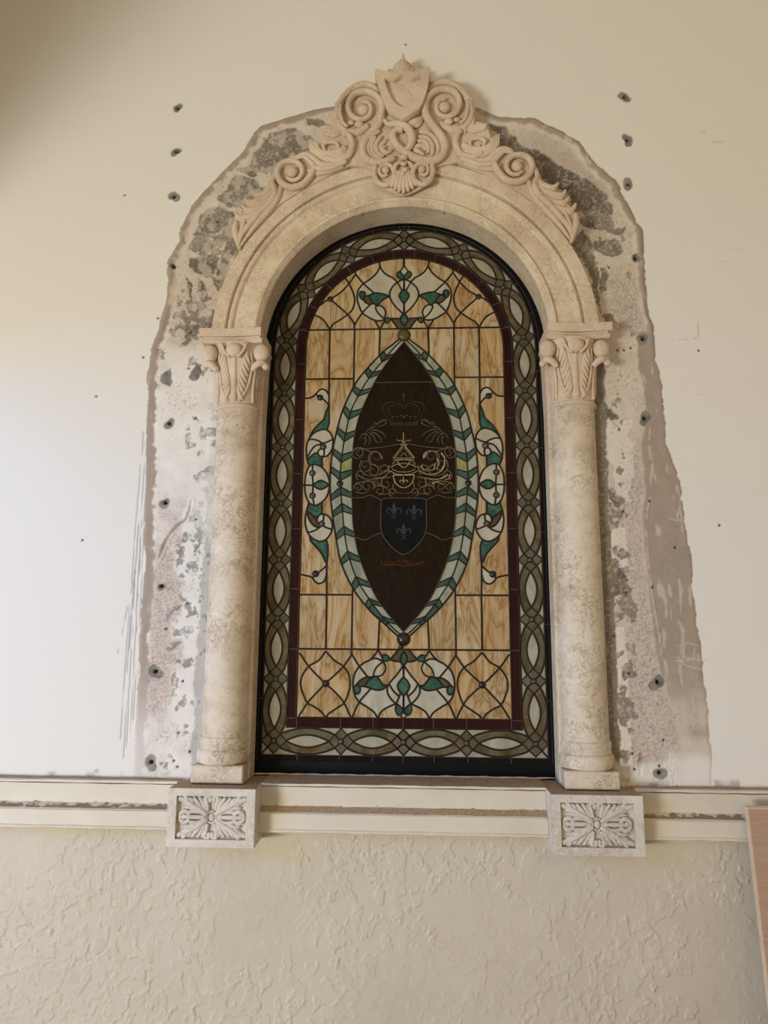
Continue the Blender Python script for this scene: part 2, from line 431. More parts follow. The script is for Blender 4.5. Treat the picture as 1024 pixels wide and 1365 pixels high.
# ------------------------------------------------------------------ the plastered wall with its stripped zone
def P_(pts, d=WALL_D): return [at(x, y, d) for x, y in pts]
OUT_L = P_([(176, 1046), (182, 960), (187, 860), (193, 760), (194, 660), (196, 560), (197, 500), (201, 466), (212, 440), (222, 395), (223, 350), (238, 322), (240, 305), (255, 275),
            (275, 252), (300, 226), (325, 202), (338, 178), (348, 168), (380, 158), (420, 146), (470, 138), (540, 132)])
OUT_R = P_([(540, 132), (600, 136), (640, 146), (662, 156), (690, 157), (712, 158), (745, 172), (772, 188), (790, 212), (822, 240), (838, 275), (855, 308), (858, 350), (864, 418), (873, 440),
            (875, 480), (882, 520), (888, 590), (905, 640), (914, 700), (922, 760), (931, 840), (941, 930), (947, 985), (948, 1050)])
ZONE = OUT_L+OUT_R[1:]
def build_wall():
    fx = np.arange(-1.02, 1.0201, 0.0032)
    xs = np.concatenate([np.arange(-1.99, -1.021, 0.02), fx, np.arange(1.035, 2.6, 0.04)])
    zs = np.concatenate([np.arange(1.02, 3.62, 0.0034), np.arange(3.63, 4.01, 0.03)])
    X, Z = np.meshgrid(xs, zs)
    white = np.array([0.80, 0.765, 0.70]); taupe = np.array([0.385, 0.31, 0.245]); beige = np.array([0.66, 0.575, 0.475])
    pink = np.array([0.60, 0.50, 0.42]); cement = np.array([0.215, 0.18, 0.14]); dcement = np.array([0.135, 0.11, 0.082]); grey = np.array([0.29, 0.28, 0.25])
    C = np.broadcast_to(white, X.shape+(3,)).copy()
    def mix(C, col, a): return C*(1-a[..., None])+col*a[..., None]
    n1 = fbm(X*14, Z*14, 1, 5); n2 = fbm(X*45, Z*45, 9, 4); n3 = fbm(X*5, Z*5, 21, 4); n4 = fbm(X*110, Z*110, 33, 3)
    n5 = fbm(X*26+3, Z*60, 51, 4)
    H = 0.0006*n3+0.00025*n1
    wob = 0.0035*n2+0.004*n1
    inside = in_poly(X+wob, Z+wob*0.6, ZONE)
    dout = poly_dist(X+wob, Z+wob*0.6, ZONE)
    # distance beyond the stone (arch ring and columns)
    rr = np.hypot(X, Z-AZ)-R_OUT
    din = np.where(Z > AZ, rr, np.abs(X)-0.605)
    left = X < 0; up = sstep(2.30, 2.50, Z)
    ins = inside.astype(float)
    # base inside the zone: beige plaster above, old white paint below on the left, pinkish plaster on the right
    base = np.where(left[..., None], beige*up[..., None]+np.array([0.78, 0.735, 0.665])*(1-up[..., None]), beige)
    base = base*(1+0.07*n1[..., None]+0.05*n2[..., None])
    C = mix(C, base, ins)
    # taupe rim that follows the outline
    zr = (Z-1.07)/1.4
    rim_w = np.where(left, 0.034-0.008*np.clip(zr, 0, 1), np.where(Z < 2.45, 0.055+0.075*sstep(2.25, 1.75, Z)-0.05*sstep(1.5, 1.1, Z), 0.022))
    rim_w = np.where(Z > 2.45, 0.022+0.006*n1, rim_w)
    rim = ins*(1-sstep(rim_w-0.004, rim_w+0.006, dout+0.006*n2))
    rimk = np.where(left & (Z < 1.5), sstep(1.08, 1.45, Z)*0.75+0.25, 1.0)*np.where(~left & (Z < 1.45), sstep(1.12, 1.42, Z+0.10*n1), 1.0)
    scr = sstep(0.52, 0.72, fbm(X*70, Z*16, 77, 4))*np.where(left, 0.2, 0.9)
    C = mix(C, taupe*(1+0.06*n2[..., None]), rim*rimk*(1-0.6*scr))
    # rounded ridge along the upper rim
    H = H+ins*0.0025*sstep(0, 0.006, dout)+ins*up*0.006*np.exp(-((dout-0.014)/0.010)**2)
    # crackled plaster zones
    ck = cells(X*95+1.5*n2, Z*95+1.5*n1, 5)
    line = 1-sstep(0.04, 0.22, ck)
    zl = ins*left*sstep(0.02, 0.045, dout)*(1-sstep(0.10, 0.13, dout+0.03*n1))*sstep(1.98, 1.72, Z+0.08*n1)*(1-0.8*sstep(0.1, 0.5, n3)*(Z < 1.35))
    zrk = ins*(~left)*sstep(-0.01, 0.02, dout-rim_w)*sstep(0.02, 0.07, din+0.03*n1)*sstep(2.72, 2.60, Z)*(1-0.85*sstep(2.05, 2.16, Z+0.05*n1)*(1-sstep(2.42, 2.46, Z+0.02*n1)))
    zlu = ins*left*sstep(0.03, 0.06, dout)*sstep(2.40, 2.45, Z)*sstep(2.72, 2.62, Z)*0.7
    zk = np.clip(zl+zrk+zlu, 0, 1)
    C = mix(C, pink*(1+0.06*n2[..., None]), zk*0.85)
    C = mix(C, taupe*0.80, zk*line*0.62)
    H = H+zk*(0.0022*sstep(0.0, 0.3, ck)+0.0008*n2)
    # vein-like cracks of the upper right skim
    ck2 = cells(X*30+2.2*n1, Z*30+2.2*n2, 15)
    zv = ins*(~left)*sstep(2.62, 2.75, Z)*sstep(0.03, 0.05, dout)
    C = mix(C, taupe*0.75, zv*(1-sstep(0.02, 0.10, ck2))*0.55*sstep(-0.2, 0.2, n1+0.2))
    C = mix(C, taupe*1.08, zv*0.45*sstep(-0.1, 0.4, n3+n1*0.5))
    # exposed cement, first beside the arch, then in flakes along the columns
    edge = din+0.030*n1+0.016*n2
    wid = np.where(left, np.where(Z > 2.74+0.05*n1, 0.135, 0.055), 0.045+0.075*sstep(2.50, 2.75, Z))*np.where(Z > 2.40+0.04*n1, 1, 0)
    wid = wid*np.where((Z > 2.43) & (Z < 2.60) & left, 0.35, 1.0)
    def areas(ox, oy, k, polys):
        m_ = np.zeros(X.shape)
        wx = X+0.007*n1+0.007*n2+0.003*n4; wz = Z+0.007*fbm(X*14+5, Z*14, 401, 4)+0.006*n5
        for pl in polys: m_ = np.maximum(m_, in_poly(wx, wz, [at(ox+x/k, oy+y/k, WALL_D) for x, y in pl]))
        return m_
    dk = areas(180, 110, 3.657, [
        [(680, 250), (780, 225), (860, 265), (880, 330), (800, 345), (720, 380), (690, 440), (600, 440), (560, 460), (500, 425), (560, 400), (600, 330), (640, 270)],
        [(455, 500), (500, 455), (580, 465), (640, 520), (560, 590), (480, 600), (430, 600), (400, 560), (440, 530)], [(330, 640), (400, 610), (490, 640), (480, 710), (350, 740), (290, 740), (310, 690)],
        [(270, 850), (330, 840), (410, 850), (410, 900), (380, 960), (310, 930), (260, 900)], [(470, 740), (510, 800), (460, 880), (410, 1010), (395, 1010), (405, 920), (430, 820)],
        [(240, 1190), (380, 1150), (370, 1200), (300, 1240), (220, 1290), (250, 1230)], [(830, 180), (900, 175), (965, 200), (900, 215), (850, 205)], [(250, 950), (262, 950), (285, 1060), (262, 1040)], [(300, 960), (340, 980), (370, 1060), (330, 1080)]])
    dk = np.maximum(dk, areas(600, 150, 3.657, [
        [(175, 60), (290, 60), (290, 90), (350, 160), (440, 180), (480, 220), (560, 270), (640, 310), (740, 370), (790, 440), (800, 490), (700, 480), (620, 490), (600, 450), (540, 380), (470, 350), (400, 270), (330, 200), (240, 180), (230, 120)],
        [(625, 510), (700, 530), (720, 560), (640, 550)], [(780, 560), (850, 560), (840, 600), (790, 590)], [(700, 620), (810, 615), (850, 680), (790, 700), (720, 680), (690, 650)],
        [(590, 650), (640, 560), (690, 640), (715, 750), (725, 1010), (690, 850), (650, 730)], [(730, 760), (770, 780), (760, 860), (735, 900), (725, 830)]]))
    dk = np.maximum(dk, areas(780, 420, 4.267, [
        [(90, 450), (130, 520), (200, 600), (210, 640), (150, 610), (100, 560)], [(50, 500), (108, 520), (108, 700), (125, 960), (130, 1370), (60, 1370), (50, 700)], [(130, 990), (170, 1010), (215, 1060), (200, 1100), (150, 1040)], [(80, 20), (140, 0), (170, 40), (130, 60)]]))
    dk = np.maximum(dk, areas(780, 720, 4.0147, [
        [(120, 50), (180, 40), (200, 130), (250, 280), (240, 310), (210, 280), (160, 310), (140, 300), (135, 220), (110, 180)], [(60, 0), (105, 0), (130, 240), (150, 560), (162, 1000), (145, 1060), (80, 1060)], [(190, 690), (275, 700), (270, 745), (215, 720)], [(185, 1285), (232, 1285), (225, 1310), (185, 1315)]]))
    gk = np.maximum(areas(140, 420, 4.266, [[(500, 900), (590, 865), (580, 940), (510, 930)], [(480, 1150), (520, 1100), (565, 1130), (500, 1180)], [(515, 270), (575, 300), (570, 360), (530, 350)], [(330, 330), (385, 310), (380, 370), (350, 400)],
                                            [(525, 1060), (560, 1060), (560, 1100), (520, 1095)], [(530, 980), (590, 970), (580, 1010), (545, 1000)], [(300, 195), (345, 200), (345, 270), (320, 240)], [(415, 1290), (470, 1240), (480, 1260), (430, 1350)], [(500, 1290), (535, 1260), (545, 1370), (505, 1370)]]),
                    areas(140, 720, 4.137, [[(450, 130), (510, 120), (520, 160), (470, 190), (440, 170)], [(400, 350), (435, 340), (380, 400), (350, 440), (345, 400)], [(440, 410), (510, 390), (520, 430), (450, 430)], [(330, 610), (370, 570), (420, 550), (420, 580), (360, 620)], [(380, 660), (490, 640), (490, 690), (430, 700)],
                                            [(480, 0), (525, 0), (520, 80), (490, 100)], [(400, 30), (450, 0), (440, 90), (405, 100)], [(295, 1210), (355, 1215), (350, 1260), (310, 1235)]]))
    dk = dk*ins; gk = gk*ins
    flake = ins*sstep(0.40, 0.48, n1*0.75+0.5*n2+0.35*fbm(X*9, Z*9, 61, 3)+0.12)*(Z > 2.43+0.05*n1)*(din < 0.19)*(dout > 0.04)
    dk = np.clip(dk+0.8*flake, 0, 1)
    cem = cement*(1+0.22*n2[..., None]+0.12*n4[..., None])
    cem = cem*(1-sstep(0.1, 0.5, n3+0.4*n1)[..., None])+dcement*(1+0.2*n2[..., None])*sstep(0.1, 0.5, n3+0.4*n1)[..., None]
    C = mix(C, cem, dk*0.95)
    ft = dk*sstep(0.10, 0.30, fbm(X*42+Z*18, Z*40-X*12, 71, 4))*left
    C = mix(C, beige*0.98, ft*0.55)
    H = H-dk*(0.0045+0.001*n2)
    # grey strips and flakes beside the columns
    wl = np.where(left, 0.012+0.008*sstep(1.95, 1.6, Z), 0.030)
    zc = ins*(Z < 2.42)*(1-sstep(wl-0.004, wl+0.003, din+0.010*n1+0.004*n2))
    zc = zc*np.where(left, np.where((Z < 2.02), 0.55, 0.18), 1.0)
    fl2 = ins*(Z < 2.40)*(din < np.where(left, 0.085, 0.075)+0.02*n1)*sstep(0.42, 0.52, 0.7*n1+0.55*n2+np.where(left, 0.10*sstep(2.1, 1.9, Z)-0.12*sstep(1.30, 1.15, Z), 0.16))
    C = mix(C, grey*0.95*(1+0.2*n2[..., None]), gk*0.9*sstep(-0.55, -0.2, n4+0.3*n2))
    fl3 = ins*sstep(0.28, 0.5, n4+0.5*n2)*fl2
    C = mix(C, np.where(left[..., None], grey, cement*1.05)*(1+0.15*n2[..., None]), np.clip(zc+fl2*0.9-0.5*fl3, 0, 1))
    H = H-np.clip(zc+fl2, 0, 1)*0.003
    # white paint kept on the right beside the column
    wp = ins*(~left)*((np.abs(X-0.675-0.02*n1) < 0.028)*(Z > 1.90)*(Z < 2.16)+(np.abs(X-0.655-0.01*n1) < 0.022)*(Z < 1.82)*(Z > 1.70)+(np.abs(X-0.645) < 0.014+0.006*n1)*(Z < 1.52))
    wp = np.clip(wp, 0, 1)*(fl2 < 0.5)
    C = mix(C, np.array([0.72, 0.665, 0.57]), wp*0.85)
    wl2 = ins*(~left)*sstep(1.17, 1.12, Z+0.03*n1)
    C = mix(C, white*0.97, wl2*0.9)
    sm = ins*left*sstep(0.55, 0.75, fbm(X*7, Z*3.2, 91, 3)+0.3*n1)*(Z < 2.0)*(dout > 0.06)
    C = mix(C, white*0.93, sm*0.6)
    # gritty speckle beside stone and in the stripped band
    grit = fbm(X*190, Z*190, 301, 2, 0.7); gz = ins*sstep(-0.15, 0.35, fbm(X*11, Z*11, 311, 3)+np.where(left & (Z < 2.4), -0.22, 0.10))
    sp = gz*sstep(0.50, 0.72, grit+0.25*n2)*(dout > 0.025)
    C = mix(C, np.array([0.30, 0.265, 0.22]), sp*0.5); H = H-sp*0.001
    sp2 = ins*dk*sstep(0.35, 0.6, fbm(X*160, Z*160, 321, 2, 0.7)+0.4*n1)
    C = mix(C, beige*0.95, sp2*0.40)
    # scraper trails: long thin vertical scratches left of the stripped zone
    for k, (xa, ya, xb, yb) in enumerate([(191, 575, 168, 1000), (193, 590, 178, 960), (187, 620, 160, 985), (196, 600, 184, 900), (185, 700, 165, 940), (190, 660, 172, 1015), (181, 760, 157, 870), (176, 820, 164, 1010)]):
        (x0, z0), (x1, z1_) = at(xa, ya, WALL_D), at(xb, yb, WALL_D)
        d = poly_dist(X+0.0010*n1, Z, [(x0, z0), (x1, z1_)])
        a = (1-sstep(0.0007, 0.0026, d))*sstep(-0.15, 0.2, fbm(X*160, Z*10, 120+k, 3)+0.22)*(1-ins)
        C = mix(C, np.array([0.36, 0.33, 0.30]), a*0.85); H = H-a*0.0008
    # a gouge with a torn edge on the left
    g = spline(P_([(255, 668), (250, 690), (238, 700), (228, 712), (220, 728), (214, 742)]), 6)
    d = poly_dist(X+0.006*n1, Z, g); a = 1-sstep(0.001, 0.0055, d+0.002*n2)
    C = mix(C, taupe*0.85, a*0.8*(n1 > -0.35)); H = H+0.0025*np.exp(-((d-0.008)/0.004)**2)-0.003*a
    # fine mould line beside the plumb crack on the right
    g = spline(P_([(865, 560), (868, 640), (862, 700), (866, 760), (873, 810), (879, 850), (880, 872)]), 6)
    d = poly_dist(X+0.004*n1, Z, g); a = (1-sstep(0.001, 0.004, d))*sstep(-0.5, 0.1, n2)
    C = mix(C, beige*1.0, a*0.6); H = H+0.002*a
    # scratched drawing on the taupe strip
    for pts in ([(905, 860), (918, 857), (930, 861)], [(912, 862), (911, 876), (924, 878), (926, 864)], [(903, 876), (915, 888), (938, 893)], [(900, 881), (925, 879), (941, 881)], [(890, 691), (905, 694), (911, 693)]):
        d = poly_dist(X, Z, P_(pts)); a = 1-sstep(0.0006, 0.0028, d)
        C = mix(C, beige*0.95, a*0.7)
    # small pencil marks and scuffs on the sound wall
    for pts in ([(931, 430), (931, 451), (895, 454)], [(934, 176), (941, 174)], [(948, 184), (953, 190)], [(965, 350), (972, 340), (984, 331)], [(930, 526), (936, 524)], [(83, 23), (88, 21)], [(60, 228), (66, 226)]):
        d = poly_dist(X, Z, P_(pts)); a = (1-sstep(0.0008, 0.003, d))*sstep(-0.3, 0.2, n2)
        C = mix(C, np.array([0.42, 0.36, 0.29]), a*0.55)
    # anchor holes: (px, py, radius of the grey spall in px, dark hole radius)
    spall = [(237, 144, 7), (235, 202, 7), (232, 262, 8), (833, 129, 8), (837, 187, 8), (838, 246, 8), (226, 565, 7), (220, 671, 7), (216, 782, 5), (207, 896, 9), (202, 1017, 8),
             (857, 452, 9), (860, 558, 8), (876, 910, 9), (880, 1031, 7), (231, 356, 5), (848, 345, 6), (222, 505, 8), (262, 497, 8)]
    for k, (px, py, r) in enumerate(spall):
        x, z = at(px, py, WALL_D); rw = r*0.00245
        if py > 480 and k > 16: rw *= 1.15
        ang = np.arctan2(Z-z, X-x); d = np.hypot(X-x, (Z-z)*np.where(py in (452,), 1.5, 0.95))
        rk = rw*(1+0.20*np.sin(ang*2+k)+0.10*np.sin(ang*3+k*1.7))+0.0045*n2
        a = 1-sstep(rk-0.003, rk+0.001, d)
        C = mix(C, np.array([0.20, 0.185, 0.16])*(1+0.45*n2[..., None]+0.1*n4[..., None]), a*0.92); H = H-0.0022*a
        if k < 17:
            hx = x+0.003*math.sin(k*3.1)
            d = np.hypot(X-hx, Z-z-0.002); a = 1-sstep(0.0045, 0.0075, d)
            C = mix(C, np.array([0.035, 0.03, 0.025]), a); H = H-0.014*a
    small = [(128, 528), (80, 132), (166, 260), (191, 476), (252, 491), (261, 557), (211, 424), (261, 692), (250, 804), (244, 908), (238, 977), (253, 1002), (232, 1014), (237, 1022), (222, 838),
             (541, 59), (832, 467), (841, 464), (823, 467), (826, 572), (866, 668), (831, 681), (870, 783), (836, 790), (839, 898), (884, 986), (843, 1004), (846, 1025), (932, 467), (820, 848),
             (812, 357), (383, 184), (290, 295), (254, 443), (848, 340), (879, 1021), (40, 640), (70, 870), (110, 720), (960, 700), (900, 730)]
    for k, (px, py) in enumerate(small):
        x, z = at(px, py, WALL_D); d = np.hypot(X-x, Z-z); a = 1-sstep(0.0024, 0.0052, d)
        C = mix(C, np.array([0.05, 0.042, 0.035]), a*0.95); H = H-0.006*a
    # chipped edge above the rail
    a = sstep(1.098, 1.085, Z+0.012*n1+0.008*n2)*sstep(0.25, 0.5, n1+0.4*n3)*(np.abs(X) < 1.05)
    C = mix(C, grey*0.9, a*0.6)
    C = np.clip(C, 0.01, 1)
    cxm = (X[:-1, :-1]+X[1:, 1:])/2; czm = (Z[:-1, :-1]+Z[1:, 1:])/2
    keep = ~(((np.abs(cxm) < 0.56) & (czm < AZ)) | (np.hypot(cxm, czm-AZ) < 0.555))
    m, nt, b = newmat('stripped_plaster_wall')
    va = N(nt, 'ShaderNodeVertexColor'); va.layer_name = 'Col'
    nt.links.new(va.outputs[0], b.inputs['Base Color'])
    b.inputs['Roughness'].default_value = 0.85; b.inputs['Specular IOR Level'].default_value = 0.2
    bump(nt, b, noise(nt, coords(nt), 220, 3), 0.10, 0.001)
    return grid_mesh('wall_back', xs, zs, H, C, keep, m)
wall = build_wall()
tag(wall, 'white plaster wall with stripped weathered plaster and anchor holes around the stone arch', 'wall', kind='structure')

def build_dado_wall():
    xs = np.concatenate([np.arange(-1.99, -1.32, 0.02), np.arange(-1.32, 1.22, 0.0030), np.arange(1.23, 2.6, 0.03)])
    zs = np.concatenate([np.arange(0.0, 0.30, 0.02), np.arange(0.30, 0.945, 0.0030)])
    X, Z = np.meshgrid(xs, zs)
    wx = X+0.009*fbm(X*40, Z*40, 201, 3); wz = Z+0.009*fbm(X*40+9, Z*40+4, 211, 3)
    n = fbm(wx*46, wz*37, 221, 4, 0.5); dens = fbm(X*4.5, Z*4.5, 231, 3)
    plate = sstep(0.02, 0.13, n+0.22*dens)
    ridge = np.exp(-((n+0.22*dens-0.13)/0.055)**2)*sstep(-0.35, 0.2, fbm(X*22, Z*22, 261, 2))
    fine = fbm(wx*70, wz*70, 241, 3)
    amt = 0.35+0.65*sstep(-0.35, 0.25, dens+0.2*fbm(X*12, Z*12, 251, 2))
    H = 0.010+amt*(0.0012*plate+0.0022*ridge+0.0011*sstep(0.15, 0.35, fine)*plate)+0.0008*dens
    m, nt, b = newmat('cream_knockdown_stucco')
    v = coords(nt)
    c = ramp(nt, [(0.3, (0.56, 0.49, 0.375)), (0.7, (0.62, 0.55, 0.43))]); nt.links.new(noise(nt, v, 3, 4), c.inputs[0])
    nt.links.new(c.outputs[0], b.inputs['Base Color'])
    b.inputs['Roughness'].default_value = 0.6; b.inputs['Specular IOR Level'].default_value = 0.3
    keep = np.ones((len(zs)-1, len(xs)-1), bool)
    return grid_mesh('wall_dado', xs, zs, H, None, keep, m)
dado = build_dado_wall()
tag(dado, 'cream knockdown stucco wall below the chair rail', 'wall', kind='structure')

# room shell outside the frame (what shapes the daylight)
mb = MB(); mb.box(-6.0, 2.6, -0.05, 6.0, -0.1, 0.0); fl = mb.build('floor', 'floor'); tag(fl, 'beige floor tiles at the foot of the wall', 'floor', kind='structure')
mb = MB(); mb.box(-2.15, 2.6, -0.05, 4.9, 4.0, 4.1); o = mb.build('ceiling', 'side'); tag(o, 'plain beige ceiling over the room', 'ceiling', kind='structure')
HEAD = 2.42
mb = MB(); mb.box(-2.12, -1.98, -0.05, 0.45, 0, 4.0); mb.box(-2.12, -1.98, 4.7, 4.9, 0, 4.0); mb.box(-2.12, -1.98, 0.45, 4.7, HEAD, 4.0)
o = mb.build('wall_left', 'side'); tag(o, 'beige side wall with an open doorway', 'wall', kind='structure')
mb = MB(); mb.box(2.58, 2.7, -0.05, 4.9, 0, 4.0); o = mb.build('wall_right', 'side'); tag(o, 'plain beige side wall without opening', 'wall', kind='structure')

# ------------------------------------------------------------------ chair rail (three lengths between the brackets)
def rail_material():
    m, nt, b = newmat('cream_rail_paint')
    v = coords(nt)
    g = N(nt, 'ShaderNodeNewGeometry'); sx = N(nt, 'ShaderNodeSeparateXYZ'); nt.links.new(g.outputs['Position'], sx.inputs[0])
    c = ramp(nt, [(0.3, (0.63, 0.565, 0.44)), (0.7, (0.70, 0.635, 0.51))]); nt.links.new(noise(nt, v, 6, 4), c.inputs[0])
    # flaked brown edge along the foot of the upper fascia
    vv = coords(nt, (1, 1, 2.5)); nz = noise(nt, vv, 34, 6, 0.75)
    mu = N(nt, 'ShaderNodeMath', op='MULTIPLY_ADD'); mu.inputs[1].default_value = 0.075; nt.links.new(nz, mu.inputs[0]); nt.links.new(sx.outputs[2], mu.inputs[2])
    r = ramp(nt, [(0.0, (1, 1, 1)), (0.52, (1, 1, 1)), (0.56, (0, 0, 0))])
    mr = N(nt, 'ShaderNodeMapRange'); mr.inputs['From Min'].default_value = 1.016; mr.inputs['From Max'].default_value = 1.061
    nt.links.new(mu.outputs[0], mr.inputs['Value']); nt.links.new(mr.outputs[0], r.inputs[0])
    gt = N(nt, 'ShaderNodeMath', op='GREATER_THAN'); gt.inputs[1].default_value = 0.9955; nt.links.new(sx.outputs[2], gt.inputs[0])
    mm = N(nt, 'ShaderNodeMath', op='MULTIPLY'); nt.links.new(gt.outputs[0], mm.inputs[0]); nt.links.new(r.outputs[0], mm.inputs[1])
    cc = mixc(nt, mm.outputs[0], c.outputs[0], (0.26, 0.19, 0.12))
    nt.links.new(cc, b.inputs['Base Color']); b.inputs['Roughness'].default_value = 0.55
    bump(nt, b, noise(nt, v, 70, 4), 0.12, 0.002)
    return m
M['rail'] = rail_material()
def rail(name, x0, x1, back, label, dusty):
    # profile (d, z), top to bottom; segments listed with their material
    prof = [(back, 1.074), (0.118, 1.071), (0.126, 1.069), (0.126, 1.0632), (0.108, 1.0625), (0.108, 1.0595), (0.119, 1.0590), (0.119, 1.050), (0.117, 1.030), (0.118, 1.007), (0.140, 0.9945), (0.146, 0.991), (0.146, 0.951),
            (0.150, 0.948), (0.151, 0.944), (0.147, 0.941), (0.130, 0.938), (0.128, 0.934), (0.090, 0.932), (back, 0.932)]
    mats = [1, 1 if dusty else 0, 0, 0, 0, 0, 0, 0, 0, 1 if dusty else 2, 0, 0, 0, 0, 0, 0, 0, 0, 0]
    mb = MB(); n = len(prof)
    K = max(2, int((x1-x0)/0.04))
    vs = []
    for k in range(K+1):
        x = x0+(x1-x0)*k/K
        for i, (d, z) in enumerate(prof):
            jz = 0.0006*math.sin(x*31+i)+0.0005*math.sin(x*83+i*2)
            vs.append((x, -d+(0.0006*math.sin(x*47+i*1.3) if 0 < i < n-1 else 0), z+jz))
    for i in range(n-1):
        fs = []
        for k in range(K): fs.append((k*n+i, k*n+i+1, (k+1)*n+i+1, (k+1)*n+i))
        if i == 0: base = len(mb.v); mb.v.extend(vs)
        mb.f.extend([tuple(base+j for j in q) for q in fs]); mb.mi.extend([mats[i]]*len(fs))
    mb.f.append(tuple(base+i for i in reversed(range(n)))); mb.mi.append(0)
    mb.f.append(tuple(base+K*n+i for i in range(n))); mb.mi.append(0)
    o = mb.build(name, ['rail', 'dust', 'rail'], smooth=True, angle=25)
    return tag(o, label, 'chair rail', kind='structure')
rail('trim_1', -1.98, -0.655, 0.05, 'cream chair rail with flaking paint beside the scratched plaster', False)
rail('trim_2', -0.409, 0.407, -0.03, 'cream window sill moulding with brown dusty ledges between the brackets', True)
rail('trim_3', 0.655, 2.58, 0.05, 'cream chair rail running behind the leaning wooden board', False)

# ------------------------------------------------------------------ brackets with carved acanthus panel
def bracket(s, label):
    X0, X1, Z0, Z1, D = 0.408, 0.654, 0.9125, 1.067, 0.200
    cx, cz = (X0+X1)/2, (Z0+Z1)/2
    e = empty('stone_bracket', (s*cx, -0.10, Z0), label, 'bracket', 'carved stone brackets under the columns')
    fw, fh, rd = 0.024, 0.020, 0.185
    mb = MB(); mb.box(X0, X1, -0.03, rd, Z0, Z1)
    # front frame as four mitred bars around the sunk panel
    ox = [(X0, Z0), (X1, Z0), (X1, Z1), (X0, Z1)]; ix = [(X0+fw, Z0+fh), (X1-fw, Z0+fh), (X1-fw, Z1-fh), (X0+fw, Z1-fh)]
    mb.mirrored(s).build('block', 'bracket', e)
    mb = MB()
    for i in range(4):
        j = (i+1) % 4; q = [ox[i], ox[j], ix[j], ix[i]]
        vs = [(x, -rd+0.0005, z) for x, z in q]+[(x, -D, z) for x, z in q]
        mb.add(vs, [(4, 5, 6, 7), (0, 1, 5, 4), (2, 3, 7, 6), (1, 2, 6, 5), (3, 0, 4, 7)])
    # dust on the top of the block
    mb.mirrored(s).build('panel_frame', 'bracket', e)
    mb = MB(); mb.box(X0+0.002, X1-0.002, -0.02, D-0.003, Z1-0.0004, Z1+0.0008); mb.mirrored(s).build('dust_layer', 'dust', e)
    hw, hh = (X1-X0)/2-fw, (Z1-Z0)/2-fh
    y0 = -rd
    def pt(u, v, h=0.0): return (cx+u*hw, y0-h, cz+v*hh)
    def st(mb, pts, r0, r1, h0=0.003, hr=0.9, mid=None):
        P = spline([pt(u, v, h0) for u, v in pts], 5); n = len(P)
        rad = []
        for i in range(n):
            t = i/(n-1); r = r0+(r1-r0)*t
            if mid: r += mid*math.sin(PI*t)
            rad.append(max(0.0008, r*1.38))
        mb.sweep(P, rad, h=hr, seg=7)
    for (a, b) in ((1, 1), (-1, 1), (-1, -1), (1, -1)):
        mb = MB()
        # corner leaf: midrib and lobes
        st(mb, [(a*0.10, b*0.12), (a*0.40, b*0.42), (a*0.70, b*0.70), (a*0.96, b*0.95)], 0.004, 0.0012, 0.006, 1.0, 0.003)
        for t, l in ((0.45, 0.20), (0.62, 0.24), (0.80, 0.22)):
            st(mb, [(a*t*0.85, b*t*0.9), (a*(t+l*0.55), b*(t+0.02)), (a*(t+l), b*(t+0.10))], 0.0050, 0.0018, 0.004, 0.9, 0.002)
            st(mb, [(a*t*0.85, b*t*0.9), (a*(t-0.02), b*(t+l*0.6)), (a*(t+0.05), b*min(0.97, t+l+0.05))], 0.0046, 0.0018, 0.004, 0.9, 0.0015)
        mb.mirrored(s).build('acanthus_leaf', 'bracket', e, smooth=True)
        mb = MB()
        # fan of ribs towards the long side, ending in a curl
        st(mb, [(a*0.20, b*0.22), (a*0.36, b*0.55), (a*0.54, b*0.90)], 0.0035, 0.0035, 0.004, 1.0, 0.001)
        st(mb, [(a*0.16, b*0.26), (a*0.25, b*0.60), (a*0.38, b*0.92)], 0.0032, 0.0034, 0.004, 1.0, 0.001)
        st(mb, [(a*0.13, b*0.28), (a*0.17, b*0.60), (a*0.25, b*0.90)], 0.0030, 0.0032, 0.004, 1.0, 0.001)
        st(mb, [(a*0.10, b*0.30), (a*0.13, b*0.62), (a*0.17, b*0.88), (a*0.09, b*0.97), (a*0.03, b*0.82), (a*0.07, b*0.70)], 0.0030, 0.0036, 0.005, 1.1, 0.001)
        mb.dome(pt(a*0.075, b*0.80, 0.002), 0.0062, 0.008)
        mb.mirrored(s).build('fan_rib', 'bracket', e, smooth=True)
    for a in (1, -1):
        mb = MB()
        st(mb, [(a*0.16, 0), (a*0.45, 0), (a*0.75, 0), (a*0.94, 0)], 0.003, 0.0015, 0.006, 0.8, 0.0025)
        for b in (1, -1):
            st(mb, [(a*0.16, b*0.03), (a*0.36, b*0.24), (a*0.62, b*0.22), (a*0.66, b*0.08)], 0.0025, 0.0035, 0.005, 0.9, 0.001)
            st(mb, [(a*0.62, b*0.10), (a*0.74, b*0.26), (a*0.86, b*0.20), (a*0.94, b*0.02)], 0.004, 0.002, 0.005, 0.9, 0.002)
            st(mb, [(a*0.40, b*0.22), (a*0.62, b*0.42), (a*0.84, b*0.44)], 0.003, 0.0018, 0.004, 0.9, 0.002)
        mb.dome(pt(a*0.80, 0, 0.003), 0.008, 0.007); mb.dome(pt(a*0.50, 0, 0.003), 0.006, 0.006)
        mb.mirrored(s).build('side_leaf', 'bracket', e, smooth=True)
    mb = MB()
    ring = [pt(0.13*math.cos(t), 0.27*math.sin(t), 0.006) for t in np.linspace(0, 2*PI, 25)]
    mb.sweep(ring, 0.0028, h=1.1, seg=7)
    c = pt(0, 0, 0.002); mb.ball((c[0], c[1], c[2]), 0.0105, 14, 8, (0.95, 0.8, 1.2))
    mb.mirrored(s).build('center_boss', 'bracket', e, smooth=True)
    return e
